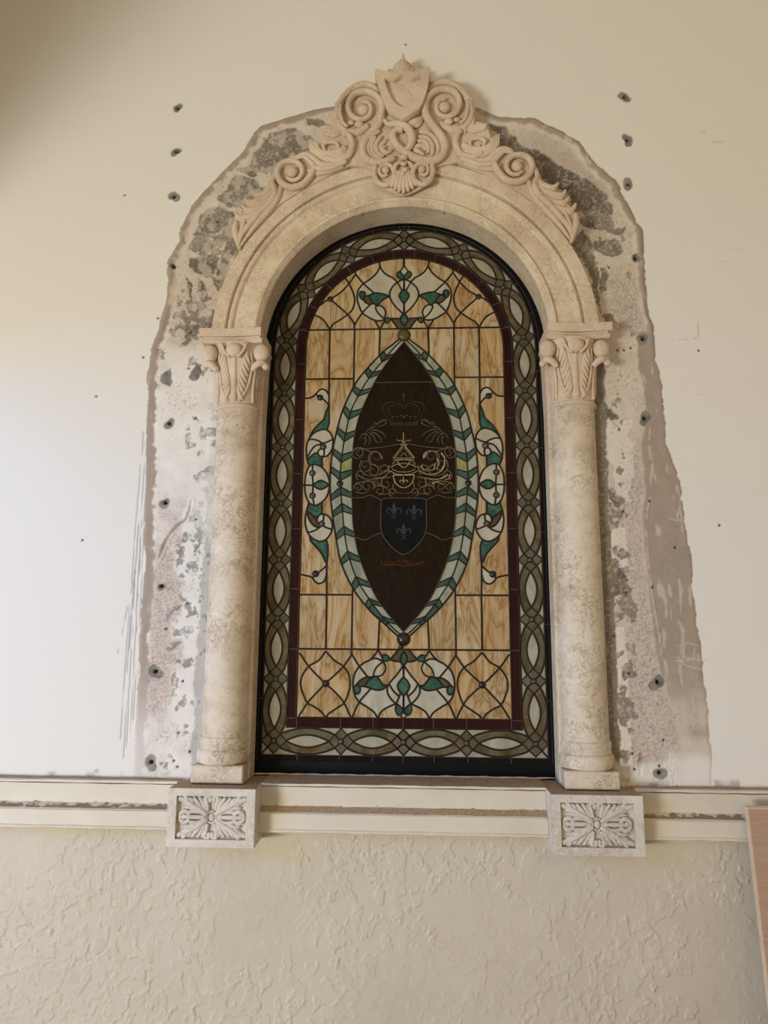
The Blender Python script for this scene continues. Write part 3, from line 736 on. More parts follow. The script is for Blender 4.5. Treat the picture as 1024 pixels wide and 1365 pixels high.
bracket(-1, 'pale stone bracket with carved acanthus panel below the scratched plaster')
bracket(1, 'pale stone bracket with carved acanthus panel near the leaning wooden board')

# ------------------------------------------------------------------ columns
def column(s, label):
    CX, CD, R = 0.533, 0.078, 0.0685
    e = empty('stone_column', (s*CX, -CD, SILL_Z), label, 'column', 'stone columns flanking the window')
    # jamb slab behind the shaft, its inner side is the reveal of the window
    mb = MB(); mb.prism([(0.4555, 1.0705), (0.606, 1.0705), (0.606, 2.24), (0.4555, 2.24)], -0.012, 0.082, bev=0.004)
    mb.mirrored(s).build('jamb', 'stone', e)
    mb = MB(); zb, zt = 1.0705, 1.1195
    mb.prism([(0.4575, zb), (0.6095, zb), (0.6095, zt), (0.4575, zt)], 0.06, 0.151, bev=0.003)
    mb.mirrored(s).build('plinth', 'shaft', e)
    prof = [(0.070, zt)]
    for t in np.linspace(-PI/2, PI/2, 9): prof.append((0.0715+0.0095*math.cos(t), zt+0.021+0.021*math.sin(t)))
    prof += [(0.0735, zt+0.044), (0.0735, zt+0.047), (0.0715, zt+0.050), (0.0725, zt+0.056), (0.0735, zt+0.072), (0.0715, zt+0.076), (R, zt+0.0775)]
    mb = MB().lathe(prof, CX, CD, 44); mb.mirrored(s).build('base', 'shaft', e, smooth=True, angle=40)
    mb = MB().lathe([(R, zt+0.076), (R, 1.5), (R-0.0005, 1.9), (R-0.001, 2.198)], CX, CD, 48)
    mb.mirrored(s).build('shaft', 'shaft', e, smooth=True)
    # capital
    zn = 2.196; zt2 = 2.452; za = 2.408
    prof = [(R-0.001, zn-0.002), (R+0.004, zn), (R+0.0065, zn+0.006), (R+0.004, zn+0.012), (R-0.001, zn+0.014), (R, zn+0.016)]
    for t in np.linspace(0, 1, 10): prof.append((R+0.001+0.020*t**2.4, zn+0.016+(za-zn-0.018)*t))
    mb = MB().lathe(prof, CX, CD, 44)
    cap = mb.mirrored(s).build('capital', 'carving', e, smooth=True, angle=50)
    def surf(phi, h, lift=0.0):
        """phi: degrees from the front (towards +x), h: 0..1 up the bell"""
        a = math.radians(phi); r = R+0.001+0.020*h**2.4+lift
        return (CX+r*math.sin(a), -CD-r*math.cos(a), zn+0.016+(za-zn-0.018)*h), (math.sin(a), -math.cos(a), 0)
    def frond(mb, pts, r0, r1, mid=0.0, lift=0.001, hr=1.0):
        q = spline(pts, 5); P = []; O = []
        for k, (p, h) in enumerate(q):
            a, b_ = surf(p, h, lift); P.append(a); O.append(b_)
        n = len(P); rad = [max(0.0008, r0+(r1-r0)*i/(n-1)+mid*math.sin(PI*i/(n-1))) for i in range(n)]
        mb.sweep(P, rad, O, hr, 7)
    # central stalk
    mb = MB(); frond(mb, [(0, 0.02), (0, 0.35), (0, 0.70), (0, 0.80)], 0.0125, 0.0065, 0, -0.003, 0.8)
    mb.mirrored(s).build('stalk', 'carving', e, smooth=True)
    for c, sg in ((0, 1), (0, -1)):
        mb = MB()
        # leaf beside the stalk: outer rib and combed fronds
        frond(mb, [(sg*14, 0.01), (sg*30, 0.18), (sg*40, 0.42), (sg*42, 0.66), (sg*36, 0.84)], 0.004, 0.0035, 0.0012, 0.002)
        for k in range(7):
            h0 = 0.03+k*0.10
            frond(mb, [(sg*(24+2.4*k), h0), (sg*(18+2.3*k), h0+0.08), (sg*(12+2.2*k), h0+0.17), (sg*(9.5+2.4*k), h0+0.27)], 0.0036, 0.0016, 0.0042, 0.001, 1.1)
        frond(mb, [(sg*38, 0.60), (sg*30, 0.74), (sg*24, 0.90), (sg*18, 0.97)], 0.003, 0.0015, 0.0025, 0.003)
        mb.mirrored(s).build('acanthus_leaf', 'carving', e, smooth=True)
        mb = MB()
        # outer leaf towards the corner
        frond(mb, [(sg*52, 0.02), (sg*50, 0.3), (sg*52, 0.55), (sg*58, 0.78), (sg*70, 0.86)], 0.005, 0.004, 0.002, 0.002)
        frond(mb, [(sg*62, 0.04), (sg*60, 0.3), (sg*61, 0.55), (sg*66, 0.72), (sg*76, 0.78)], 0.004, 0.003, 0.002, 0.001)
        for k in range(4):
            h0 = 0.10+0.17*k
            frond(mb, [(sg*68, h0), (sg*78, h0+0.12), (sg*86, h0+0.26), (sg*92, h0+0.30)], 0.003, 0.002, 0.003, 0.001)
        mb.mirrored(s).build('corner_leaf', 'carving', e, smooth=True)
        # corner volute and the leaf tip that curls under it
        mb = MB(); vx = CX+sg*0.083
        mb.ball((vx, -CD-0.064, 2.374), 0.027, 16, 10, (0.95, 0.75, 1.10))
        P = spline([(CX+sg*0.055, -CD-0.070, 2.315), (CX+sg*0.072, -CD-0.075, 2.332), (CX+sg*0.088, -CD-0.072, 2.338), (CX+sg*0.098, -CD-0.066, 2.325)], 5)
        mb.sweep(P, [0.008+0.004*math.sin(PI*i/(len(P)-1)) for i in range(len(P))], (0, -1, 0), 0.8, 8)
        mb.ball((CX+sg*0.099, -CD-0.066, 2.327), 0.011, 12, 8)
        mb.mirrored(s).build('volute', 'carving', e, smooth=True)
    mb = MB(); mb.ball((CX, -CD-0.088, 2.377), 0.024, 16, 10, (1.05, 0.6, 0.95))
    for t in (-1, 1):
        P = spline([(CX+t*0.012, -CD-0.090, 2.352), (CX+t*0.030, -CD-0.090, 2.372), (CX+t*0.040, -CD-0.088, 2.400)], 5); mb.sweep(P, [0.0045]*len(P), (0, -1, 0), 0.8, 7)
    mb.mirrored(s).build('rosette', 'carving', e, smooth=True)
    # abacus: two stepped slabs, the front slightly hollowed, plus the block behind it
    ab = MB()
    def slab(x0, x1, df, z0, z1, hollow):
        pts = []
        for t in np.linspace(0, 1, 13):
            x = x0+(x1-x0)*t; pts.append((x, df-hollow*math.sin(PI*t)))
        ring = [(x0, -0.012)]+pts+[(x1, -0.012)]
        n = len(ring); vs = [(x, -d, z0) for x, d in ring]+[(x, -d, z1) for x, d in ring]
        fs = [tuple(range(n)), tuple(reversed(range(n, 2*n)))]
        for i in range(n):
            j = (i+1) % n; fs.append((i, n+i, n+j, j))
        ab.add(vs, fs)
    slab(0.447, 0.640, 0.158, 2.405, 2.419, 0.012)
    slab(0.452, 0.634, 0.160, 2.419, 2.425, 0.010)
    slab(0.449, 0.646, 0.168, 2.425, 2.452, 0.008)
    ab.mirrored(s).build('abacus', 'carving', e)
    # block that fills between bell and window
    mb = MB(); mb.prism([(0.4555, 2.19), (0.600, 2.19), (0.600, 2.406), (0.4500, 2.406), (0.4520, 2.33)], -0.012, 0.086, bev=0.003)
    mb.mirrored(s).build('capital_block', 'carving', e)
    return e
column(-1, 'round cream stone column with acanthus capital beside the scratched white plaster')
column(1, 'round cream stone column with acanthus capital beside the broad taupe plaster strip')

# ------------------------------------------------------------------ arch of five voussoirs
arch = empty('stone_arch', (0, -0.10, 2.452), 'cream limestone arch of five moulded voussoirs over the stained glass', 'arch')
PROF = [(R_IN+0.0022, 0.0975), (R_IN, 0.121), (R_IN+0.003, 0.127), (R_IN+0.009, 0.132), (R_IN+0.014, 0.139), (R_IN+0.021, 0.1405), (R_IN+0.025, 0.137), (R_IN+0.027, 0.131),
        (0.546, 0.131), (0.550, 0.134), (0.553, 0.139), (0.559, 0.1415), (0.565, 0.139), (0.568, 0.132), (0.571, 0.132), (0.5725, 0.143), (0.576, 0.145), (R_OUT-0.003, 0.145), (R_OUT, 0.142), (R_OUT, 0.0975)]
A0 = math.degrees(math.asin((2.4515-AZ)/0.55))
joints = [A0-0.4, 30, 73, 107, 150, 180.4-A0]
for k in range(5):
    a0, a1 = joints[k]+(0.14 if k else 0), joints[k+1]-(0.14 if k < 4 else 0)
    n = max(6, int((a1-a0)/2)); mb = MB(); np_ = len(PROF); vs = []; fs = []
    for i in range(n+1):
        a = math.radians(a0+(a1-a0)*i/n)
        for r, d in PROF: vs.append((r*math.cos(a), -d, AZ+r*math.sin(a)))
    for i in range(n):
        for j in range(np_-1): fs.append((i*np_+j, i*np_+j+1, (i+1)*np_+j+1, (i+1)*np_+j))
    fs.append(tuple(reversed(range(np_)))); fs.append(tuple(n*np_+j for j in range(np_)))
    # orient outward
    fs = [tuple(reversed(q)) for q in fs]
    mb.add(vs, fs); mb.build('voussoir', 'stone', arch, smooth=True, angle=28)
mb = MB(); vs = []; fs = []; rp = [(0.470, -0.012), (0.470, 0.0), (R_IN+0.0022, 0.097), (0.613, 0.097), (0.613, -0.012)]
for i in range(61):
    a = math.radians(A0-0.4+(180.8-2*A0)*i/60)
    for r, d in rp: vs.append((r*math.cos(a), -d, AZ+r*math.sin(a)))
for i in range(60):
    for j in range(4): fs.append((i*5+j, (i+1)*5+j, (i+1)*5+j+1, i*5+j+1))
mb.add(vs, fs); o = mb.build('trim_4', 'stone', smooth=True, angle=28)
tag(o, 'plain stone reveal lining the window arch', 'reveal', kind='structure')
for a_ in (30, 73, 107, 150):
    mb = MB()
    a = math.radians(a_); t = Vector((-math.sin(a), 0, math.cos(a)))*0.0016
    vs = []
    for r, d in PROF[1:-1]:
        d2 = d-0.0012 if r > R_IN+0.001 else d
        p = Vector(((r+0.0008)*math.cos(a), -d2, AZ+(r+0.0008)*math.sin(a)))
        vs += [p-t, p+t]
    fs = [(2*i, 2*i+1, 2*i+3, 2*i+2) for i in range(len(vs)//2-1)]
    mb.add(vs, fs)
    mb.build('mortar_joint', 'mortar', arch)

# ------------------------------------------------------------------ carved crest and side scrolls (measured at their own depth)
CD_ = 0.150
def cpt(x, y, d=0.0):               # crest close-up coordinates -> world
    X, Z = at(420+x/4.267, 50+y/4.267, CD_); return (X, -(CD_+d), Z)
def spt(x, y, d=0.0):               # left scroll close-up coordinates -> world
    X, Z = at(280+x/4.267, 150+y/4.267, CD_); return (X, -(CD_+d), Z)
U = 0.00061                         # metres per close-up unit
def mirp(P): return [(-x+0.003, y, z) for x, y, z in P]
def carve(mb, fn, pts, r0, r1=None, d=0.0, mid=0.0, h=1.0, sub=6, seg=9, mir=False, dd=None):
    """one carved strand: control points, radius from r0 to r1 (close-up units), d: lift (m)"""
    r1 = r0 if r1 is None else r1
    q = [fn(p[0], p[1], (p[2] if len(p) > 2 else 0)+d) for p in pts]
    P = spline(q, sub); n = len(P)
    if mir: P = mirp(P)
    rad = [max(0.0008, (r0+(r1-r0)*i/(n-1)+mid*math.sin(PI*i/(n-1)))*U) for i in range(n)]
    mb.sweep(P, rad, (0, -1, 0), h, seg)
def outline(fn, pts, closed=True, sub=4): return [(p[0], p[2]) for p in spline([fn(*q) for q in pts], sub, closed)]

crest = empty('carved_crest', (0, -0.10, 2.93), 'carved stone crest with blank shield and scrolls crowning the arch', 'crest')
# backing block
mb = MB()
half = [(500, 235), (350, 262), (250, 262), (180, 310), (118, 385), (110, 500), (40, 520), (20, 590), (30, 690), (150, 722), (290, 740), (345, 760), (350, 835), (410, 868), (470, 895), (505, 900)]
lf = [cpt(x, y) for x, y in half]
poly = [(p[0], p[2]) for p in lf]+[(-p[0]+0.003, p[2]) for p in lf[::-1]]
def clip_out(poly, r):
    q = []
    n = len(poly)
    for i in range(n):
        a = np.array(poly[i]); b = np.array(poly[(i+1) % n])
        for t in np.linspace(0, 1, 8, endpoint=False):
            p = a+(b-a)*t; v = p-np.array((0, AZ)); L = np.hypot(*v)
            q.append(tuple(p if L > r else np.array((0, AZ))+v/L*r))
    return q
mb.prism(clip_out(poly, R_OUT+0.001), 0.0865, 0.1465)
mb.build('backing_block', 'carving', crest)
mb = MB(); mb.prism(poly, 0.1460, 0.1520); mb.build('face_slab', 'carving', crest)
# shield with raised rim
so = [(345, 228), (395, 240), (450, 246), (500, 236), (550, 244), (600, 232), (652, 218), (648, 290), (630, 370), (600, 442), (560, 475), (508, 502), (455, 474), (412, 442), (382, 370), (356, 290)]
si = [(404, 282), (450, 290), (500, 268), (545, 288), (602, 268), (598, 320), (585, 370), (560, 415), (508, 440), (455, 412), (428, 370), (412, 325)]
S_o = outline(cpt, so); S_i = outline(cpt, si)
mb = MB(); mb.prism(S_o, 0.12, 0.172, bev=0.002); sh = mb.build('shield', 'carving', crest)
mb = MB()
def rim_between(mb, outer, inner, d0, d1):
    # rim: cut both outlines at the same angles round the middle, bridge them
    n = 96; c = np.array(inner).mean(0)
    def polar(poly):
        P = np.array(poly)-c; out = []
        for k in range(n):
            a = 2*PI*k/n; dv = np.array((math.cos(a), math.sin(a))); best = 0
            for i in range(len(P)):
                p, e = P[i], P[(i+1) % len(P)]-P[i]
                den = dv[0]*e[1]-dv[1]*e[0]
                if abs(den) < 1e-12: continue
                t = (p[0]*e[1]-p[1]*e[0])/den; u = (p[0]*dv[1]-p[1]*dv[0])/den
                if t > 0 and -1e-9 <= u <= 1+1e-9: best = max(best, t)
            out.append(c+dv*best)
        return np.array(out)
    o = polar(outer); i_ = polar(inner)
    vs = [(x, -d0, z) for x, z in o]+[(x, -(d1-0.002), z) for x, z in o]+[(x, -d1, z) for x, z in (o*0.96+i_*0.04)]+[(x, -d1, z) for x, z in (o*0.10+i_*0.90)]+[(x, -(d1-0.004), z) for x, z in i_]+[(x, -d0, z) for x, z in (i_*1.04-o*0.04)]
    fs = []
    for r in range(5):
        for j in range(n):
            j2 = (j+1) % n; fs.append((r*n+j, r*n+j2, (r+1)*n+j2, (r+1)*n+j))
    ar = sum(o[j][0]*o[(j+1) % n][1]-o[(j+1) % n][0]*o[j][1] for j in range(n))
    if ar < 0: fs = [tuple(reversed(q)) for q in fs]
    mb.add(vs, fs)
rim_between(mb, S_o, S_i, 0.150, 0.190); mb.build('shield_rim', 'carving', crest, smooth=True, angle=35)
mb = MB(); c = cpt(505, 368); mb.ball((c[0], -0.170, c[2]), 0.033, 20, 10, (0.95, 0.17, 1.05)); mb.build('shield_boss', 'carving', crest, smooth=True)
# finial bud above the shield
mb = MB()
bud = [(500, 104), (526, 122), (552, 148), (564, 185), (548, 226), (500, 240), (452, 226), (438, 185), (448, 148), (474, 122)]
B = outline(cpt, bud); c = cpt(500, 185)
n = len(B)
vs = [(x, -0.100, z) for x, z in B]+[(x, -0.140, z) for x, z in B]+[((x*0.66+c[0]*0.34), -0.162, z*0.66+c[2]*0.34) for x, z in B]
ridge = cpt(500, 130); vs += [(c[0], -0.176, c[2]+0.008)]
fs = []
ar = sum(B[j][0]*B[(j+1) % n][1]-B[(j+1) % n][0]*B[j][1] for j in range(n))
for r in range(2):
    for j in range(n): j2 = (j+1) % n; fs.append((r*n+j, r*n+j2, (r+1)*n+j2, (r+1)*n+j))
for j in range(n): fs.append((2*n+j, 2*n+(j+1) % n, 3*n))
if ar < 0: fs = [tuple(reversed(q)) for q in fs]
mb.add(vs, fs)
carve(mb, cpt, [(500, 108), (502, 150), (500, 215)], 4, 9, 0.014, 2)
fin = mb.build('finial_bud', 'carving', crest, smooth=True, angle=50)
for mir in (False, True):
    mb = MB()
    carve(mb, cpt, [(470, 232), (440, 218), (420, 195), (432, 182)], 16, 5, 0.0, 4, mir=mir)
    carve(mb, cpt, [(480, 228), (462, 205), (450, 180)], 12, 5, 0.006, 3, mir=mir)
    mb.build('finial_leaf', 'carving', crest, smooth=True)
    # big volute: outer mantle
    mb = MB()
    carve(mb, cpt, [(362, 330), (335, 292), (285, 276), (235, 288), (190, 325), (150, 372), (130, 425), (128, 475), (150, 520), (180, 545)], 15, 18, 0.006, 5, mir=mir)
    carve(mb, cpt, [(205, 325), (165, 360), (140, 395), (128, 430)], 8, 6, 0.016, 4, mir=mir)
    carve(mb, cpt, [(220, 300), (175, 335), (140, 380), (118, 400)], 6, 5, 0.016, 3, mir=mir)
    carve(mb, cpt, [(150, 400), (146, 450), (160, 500), (186, 530)], 8, 6, 0.018, 4, mir=mir)
    mb.build('volute_mantle', 'carving', crest, smooth=True)
    mb = MB()
    carve(mb, cpt, [(372, 480), (384, 420), (368, 368), (325, 333), (272, 325), (222, 343), (194, 388), (196, 438), (226, 474), (272, 482), (310, 460), (320, 420), (302, 388), (272, 382)], 19, 10, 0.013, 2, h=1.15, mir=mir)
    p = cpt(276, 424); q = mirp([p])[0] if mir else p
    mb.ball((q[0], q[1]-0.008, q[2]), 34*U, 16, 10, (1, 0.8, 1))
    mb.build('volute', 'carving', crest, smooth=True)
    # buds under the volute and shoulder blocks
    mb = MB()
    for bx, by, br in ((252, 508, 22), (208, 500, 15), (180, 515, 13)):
        p = cpt(bx, by, 0.012); p = mirp([p])[0] if mir else p; mb.ball(p, br*U, 12, 8, (1.2, 0.8, 0.85))
    carve(mb, cpt, [(300, 505), (250, 540), (190, 545), (150, 555)], 22, 18, 0.0, 6, mir=mir)
    mb.build('bud', 'carving', crest, smooth=True)
    mb = MB()
    pl = [cpt(x, y) for x, y in ((100, 420), (135, 440), (150, 560), (110, 575), (45, 560), (38, 530), (108, 525))]
    if mir: pl = mirp(pl)
    mb.prism([(a, c_) for a, b_, c_ in pl], 0.0865, 0.160, bev=0.003); mb.build('shoulder', 'carving', crest)
    # side swirl of the crest
    mb = MB()
    for k in range(4):
        t = k*13
        carve(mb, cpt, [(-28+t, 585+t*0.7), (-15+t*0.9, 640+t*0.2), (35+t*0.6, 690-t*0.5), (100, 708-t*1.0), (155-t*0.3, 690-t*0.7), (185-t*0.4, 640-t*0.2)], 7, 9, 0.004+0.003*k, 5, mir=mir)
    carve(mb, cpt, [(60, 690), (120, 712), (185, 690), (212, 635), (205, 585), (185, 560)], 12, 16, 0.010, 5, mir=mir)
    carve(mb, cpt, [(60, 660), (50, 630), (75, 612), (120, 614), (135, 640), (118, 665), (90, 668), (80, 648)], 9, 7, 0.012, 2, mir=mir)
    mb.build('side_swirl', 'carving', crest, smooth=True)
    # drop volute below the knot
    mb = MB()
    carve(mb, cpt, [(345, 735), (340, 790), (358, 835), (400, 852), (440, 830), (452, 785), (432, 745), (400, 735), (372, 752), (368, 782), (388, 800), (412, 790)], 15, 9, 0.010, 2, h=1.1, mir=mir)
    p = cpt(402, 770, 0.014); p = mirp([p])[0] if mir else p; mb.ball(p, 21*U, 14, 8, (1, 0.8, 1))
    mb.build('drop_volute', 'carving', crest, smooth=True)
# interlaced knot of the two S-stems (not mirror-symmetric)
mb = MB()
carve(mb, cpt, [(630, 395), (628, 440, 0.002), (650, 490), (690, 540), (728, 595), (738, 650), (712, 697), (655, 717), (590, 706), (530, 680), (478, 640), (448, 595), (446, 560), (468, 540), (500, 540)], 22, 17, 0.012, 3, h=1.1)
mb.build('stem', 'carving', crest, smooth=True)
mb = MB()
carve(mb, cpt, [(378, 440), (372, 490), (345, 530), (305, 570), (278, 620), (276, 668), (300, 705), (350, 722), (405, 714), (452, 700)], 20, 16, 0.010, 3, h=1.1)
mb.build('stem', 'carving', crest, smooth=True)
mb = MB()
carve(mb, cpt, [(392, 488), (420, 515), (470, 512), (520, 530), (548, 570), (552, 610), (536, 645), (515, 660)], 8, 14, 0.017, 12, h=1.05)
mb.build('knot_loop', 'carving', crest, smooth=True)
mb = MB(); carve(mb, cpt, [(530, 520), (560, 500), (590, 485), (615, 478)], 16, 4, 0.010, 12)
carve(mb, cpt, [(545, 500), (580, 512), (612, 482)], 8, 3, 0.008, 8); mb.build('small_leaf', 'carving', crest, smooth=True)
for fr, name in (([[(318, 585), (302, 630), (318, 680), (365, 708)], [(345, 572), (326, 625), (338, 675), (380, 700)], [(375, 575), (350, 620), (358, 665), (392, 690)], [(405, 590), (378, 620), (378, 655), (405, 675)], [(400, 630), (385, 648), (405, 665), (440, 650)], [(370, 545), (335, 560), (312, 600)]], 'leaf_fan'),
                 ([[(595, 545), (645, 552), (690, 600), (700, 650), (680, 690)], [(588, 575), (635, 582), (665, 620), (668, 665), (650, 695)], [(582, 600), (620, 604), (645, 635), (642, 670)], [(560, 650), (580, 628), (615, 625), (632, 650)], [(560, 655), (590, 660), (620, 680)]], 'leaf_fan')):
    mb = MB()
    for k, pts in enumerate(fr): carve(mb, cpt, pts, 10, 8, 0.006+0.002*(k % 3), 6)
    mb.build(name, 'carving', crest, smooth=True)
# palmette
mb = MB()
for bx, by, br in ((505, 706, 20), (505, 742, 16), (512, 775, 16), (500, 795, 12)):
    p = cpt(bx, by, 0.020); mb.ball(p, br*U, 12, 8, (1.15, 0.8, 0.8))
for dx, y1, y2 in ((0, 800, 900), (-26, 810, 893), (26, 810, 890), (-50, 815, 880), (52, 812, 874), (-72, 815, 862), (74, 810, 856)):
    carve(mb, cpt, [(505+dx*0.3, 770), (505+dx*0.75, (y1+y2)/2-6), (505+dx, y2)], 9, 8, 0.012, 6)
mb.build('palmette', 'carving', crest, smooth=True)
mb = MB()
for dx in (-1, 1):
    carve(mb, cpt, [(505+dx*10, 720), (505+dx*38, 735), (505+dx*52, 760), (505+dx*30, 800)], 9, 8, 0.012, 4)
mb.build('palmette_collar', 'carving', crest, smooth=True)

# side scrolls running down the extrados: parts of the arch
for mir in (False, True):
    mb = MB()
    # body slab under the carving
    pl = [spt(x, y) for x, y in ((470, 290), (560, 236), (600, 262), (700, 290), (790, 250), (800, 300), (700, 345), (600, 400), (500, 455), (400, 520), (320, 600), (240, 680), (170, 768), (140, 700), (140, 630), (160, 600), (190, 560), (240, 510), (330, 470), (370, 400), (385, 330))]
    if mir: pl = mirp(pl)
    mb.prism([(a, c) for a, b, c in pl], 0.0975, 0.150); mb.build('scroll_ground', 'carving', arch)
    mb = MB()
    carve(mb, spt, [(600, 320), (572, 375), (530, 420), (470, 437), (415, 415), (388, 365), (398, 320), (435, 292), (485, 290), (520, 315), (527, 355), (505, 388), (468, 396), (440, 380)], 18, 10, 0.010, 3, h=1.1, mir=mir)
    p = spt(470, 352, 0.010); p = mirp([p])[0] if mir else p; mb.ball(p, 30*U, 16, 10, (1, 0.8, 1))
    mb.build('scroll_volute', 'carving', arch, smooth=True)
    mb = MB()
    carve(mb, spt, [(484, 285), (510, 258), (550, 250), (590, 272), (620, 300), (680, 312), (760, 285)], 12, 20, 0.004, 8, mir=mir)
    carve(mb, spt, [(490, 275), (540, 266), (580, 300), (610, 330), (680, 330), (780, 290)], 8, 14, 0.012, 4, mir=mir)
    carve(mb, spt, [(560, 330), (590, 350), (660, 345), (760, 310)], 10, 10, 0.004, 4, mir=mir)
    mb.build('scroll_arm', 'carving', arch, smooth=True)
    mb = MB()
    for k in range(3):
        t = 14*k
        carve(mb, spt, [(570+t*0.8, 178+t*0.8), (582+t*0.9, 225+t*0.1), (635+t*0.4, 262-t*0.5), (700, 276-t), (755-t*0.5, 255-t), (775-t*0.6, 215)], 7, 9, 0.006+0.003*k, 5, mir=mir)
    mb.build('swirl_leaf', 'carving', arch, smooth=True)
    # leaf tail with curled tips
    mb = MB()
    carve(mb, spt, [(390, 350), (358, 400), (372, 455), (350, 510), (290, 570), (230, 640), (185, 700), (163, 764)], 9, 7, 0.006, 12, mir=mir)
    carve(mb, spt, [(410, 410), (392, 470), (360, 530), (300, 600), (240, 670), (175, 760)], 12, 6, 0.002, 10, mir=mir)
    carve(mb, spt, [(335, 440), (350, 400), (372, 350), (388, 320)], 6, 6, 0.002, 5, mir=mir)
    mb.build('leaf_spine', 'carving', arch, smooth=True)
    for pts in ([(240, 447), (268, 470), (305, 466), (345, 440), (362, 410)], [(202, 488), (220, 515), (268, 508), (322, 484), (360, 450)], [(183, 528), (210, 556), (265, 552), (325, 520), (362, 480)], [(147, 566), (165, 596), (215, 598), (275, 570), (330, 530)], [(142, 640), (150, 690), (164, 764)]):
        mb = MB(); carve(mb, spt, pts, 7, 10, 0.003, 9, mir=mir); carve(mb, spt, [(x+6, y+16) for x, y in pts], 6, 9, 0.0, 8, mir=mir)
        mb.build('curled_leaf', 'carving', arch, smooth=True)
    mb = MB(); carve(mb, spt, [(150, 620), (145, 670), (155, 720), (165, 766)], 12, 4, 0.002, 12, mir=mir)
    carve(mb, spt, [(205, 615), (185, 665), (172, 720), (166, 760)], 8, 4, 0.006, 6, mir=mir); mb.build('tail_leaf', 'carving', arch, smooth=True)

# ------------------------------------------------------------------ stained glass window
win = empty('window_1', (0, 0, SILL_Z), 'arched stained glass window with amber panes and dark heraldic centre', 'window', kind='structure')
ZB = 1.170                                  # row of the bottom border rosettes
XN = 0.400                                  # half distance of the side border rosettes
BW = 0.0390                                 # half width of the guilloche border
Z_FB = at(540, 957.5)[1]                    # bottom of the inner field
R_F, R_RED = 0.3330, XN-BW                  # field and red band radii
R_BO, R_DK = XN+BW, 0.4520                  # border outside, dark strip outside
Z_RB = ZB+BW+0.002                                # red band / border line at the bottom
Z_BB = ZB-BW-0.003; Z_DK = Z_BB-0.0165
LINES = []                                  # (points, width) in the glass plane, left half or full
def arch_path(r, zb, n=40):
    p = [(-r, zb)]
    for k in range(n+1):
        a = PI-PI*k/n; p.append((r*math.cos(a), ZC+r*math.sin(a)))
    p.append((r, zb)); return p
FULL = []                                   # lines given once for the whole window
FULL.append((arch_path(R_DK, Z_DK)+[(-R_DK, Z_DK)], 0.0035))
FULL.append((arch_path(R_BO, Z_BB)+[(-R_BO, Z_BB)], 0.0030))
FULL.append((arch_path(R_RED, Z_RB)+[(-R_RED, Z_RB)], 0.0032))
FULL.append((arch_path(R_F, Z_FB)+[(-R_F, Z_FB)], 0.0030))
HALF = []
def low(x, y):
    """the lower ornament was measured slightly off the axis: bring it back to the middle"""
    return (x-1.6*min(1, max(0, (x-400)/130)), y) if y > 864 else (x, y)
def H_(pts, w=0.0024, curve=True):
    q = [at(*low(x, y)) for x, y in pts]
    q = [(0.0 if abs(x) < 0.0045 else x, z) for x, z in q]
    HALF.append((spline(q, 5) if curve and len(q) > 2 else q, w))
def HW(pts, w=0.0024): HALF.append((list(pts), w))
# ---- guilloche border
def path_side(s):
    """s: length up the left border from the corner rosette -> point, tangent angle"""
    L = ZC-ZB
    if s <= L: return (-XN, ZB+s), (0.0, 1.0), (-1.0, 0.0)
    a = PI-(s-L)/XN
    return (XN*math.cos(a), ZC+XN*math.sin(a)), (math.sin(a), -math.cos(a)), (math.cos(a), math.sin(a))
def path_bot(s): return (-XN+s, ZB), (1.0, 0.0), (0.0, -1.0)
NODES = []; BSEED = []
def guilloche(path, stops, first=True):
    def W(s, v):
        p, t, n = path(s); return (p[0]+n[0]*v, p[1]+n[1]*v)
    q = 0.0375
    for k, s in enumerate(stops):
        if k == 0 and not first: continue
        NODES.append(W(s, 0))
        a, b, c, d = (W(s-q, 0), W(s, BW), W(s+q, 0), W(s, -BW))
        if k == 0 and first: pass
        HW([a, b, c, d, a], 0.0022)
        h = 0.5
        mid = lambda p, r: ((p[0]+r[0])/2, (p[1]+r[1])/2)
        HW([mid(a, b), mid(c, d)], 0.0020); HW([mid(b, c), mid(d, a)], 0.0020)
        for du, dv in ((0.019, 0), (-0.019, 0), (0, 0.020), (0, -0.020)): BSEED.append((W(s+du, dv), 'node'))
    for s0, s1 in zip(stops[:-1], stops[1:]):
        BSEED.append((W((s0+s1)/2, 0), 'lens'))
        for sg in (1, -1):
            BSEED.append((W((s0+s1)/2, sg*0.029), 'olive'))
            if s0 > 0: BSEED.append((W(s0+0.019, sg*(BW-0.0045)), 'fill'))
            BSEED.append((W(s1-0.019, sg*(BW-0.0045)), 'fill'))
            L = s1-s0; o = []; i_ = []
            for k in range(17):
                t = k/16
                o.append(W(s0+q/2+(L-q)*t, sg*(BW*0.5+BW*0.5*(math.sin(PI*t))**0.85)))
                i_.append(W(s0+q+(L-2*q)*t, sg*0.0185*(math.sin(PI*t))**0.9))
            HW(o, 0.0024); HW(i_, 0.0024)
side_y = [988.1, 904.7, 824.1, 746.1, 671.3, 596.3, 524.4]
side = [0.0]+[at(372, y)[1]-ZB for y in side_y[1:]]
LS = ZC-ZB
side += [LS+XN*math.radians(a) for a in (5.5, 33, 61, 90)]
guilloche(path_side, side)
guilloche(path_bot, [0.0, at(454.6, 988)[0]+XN, XN], first=False)
HW([(-XN-0.5*BW, ZB-0.5*BW), (-R_BO, Z_BB)], 0.0022)
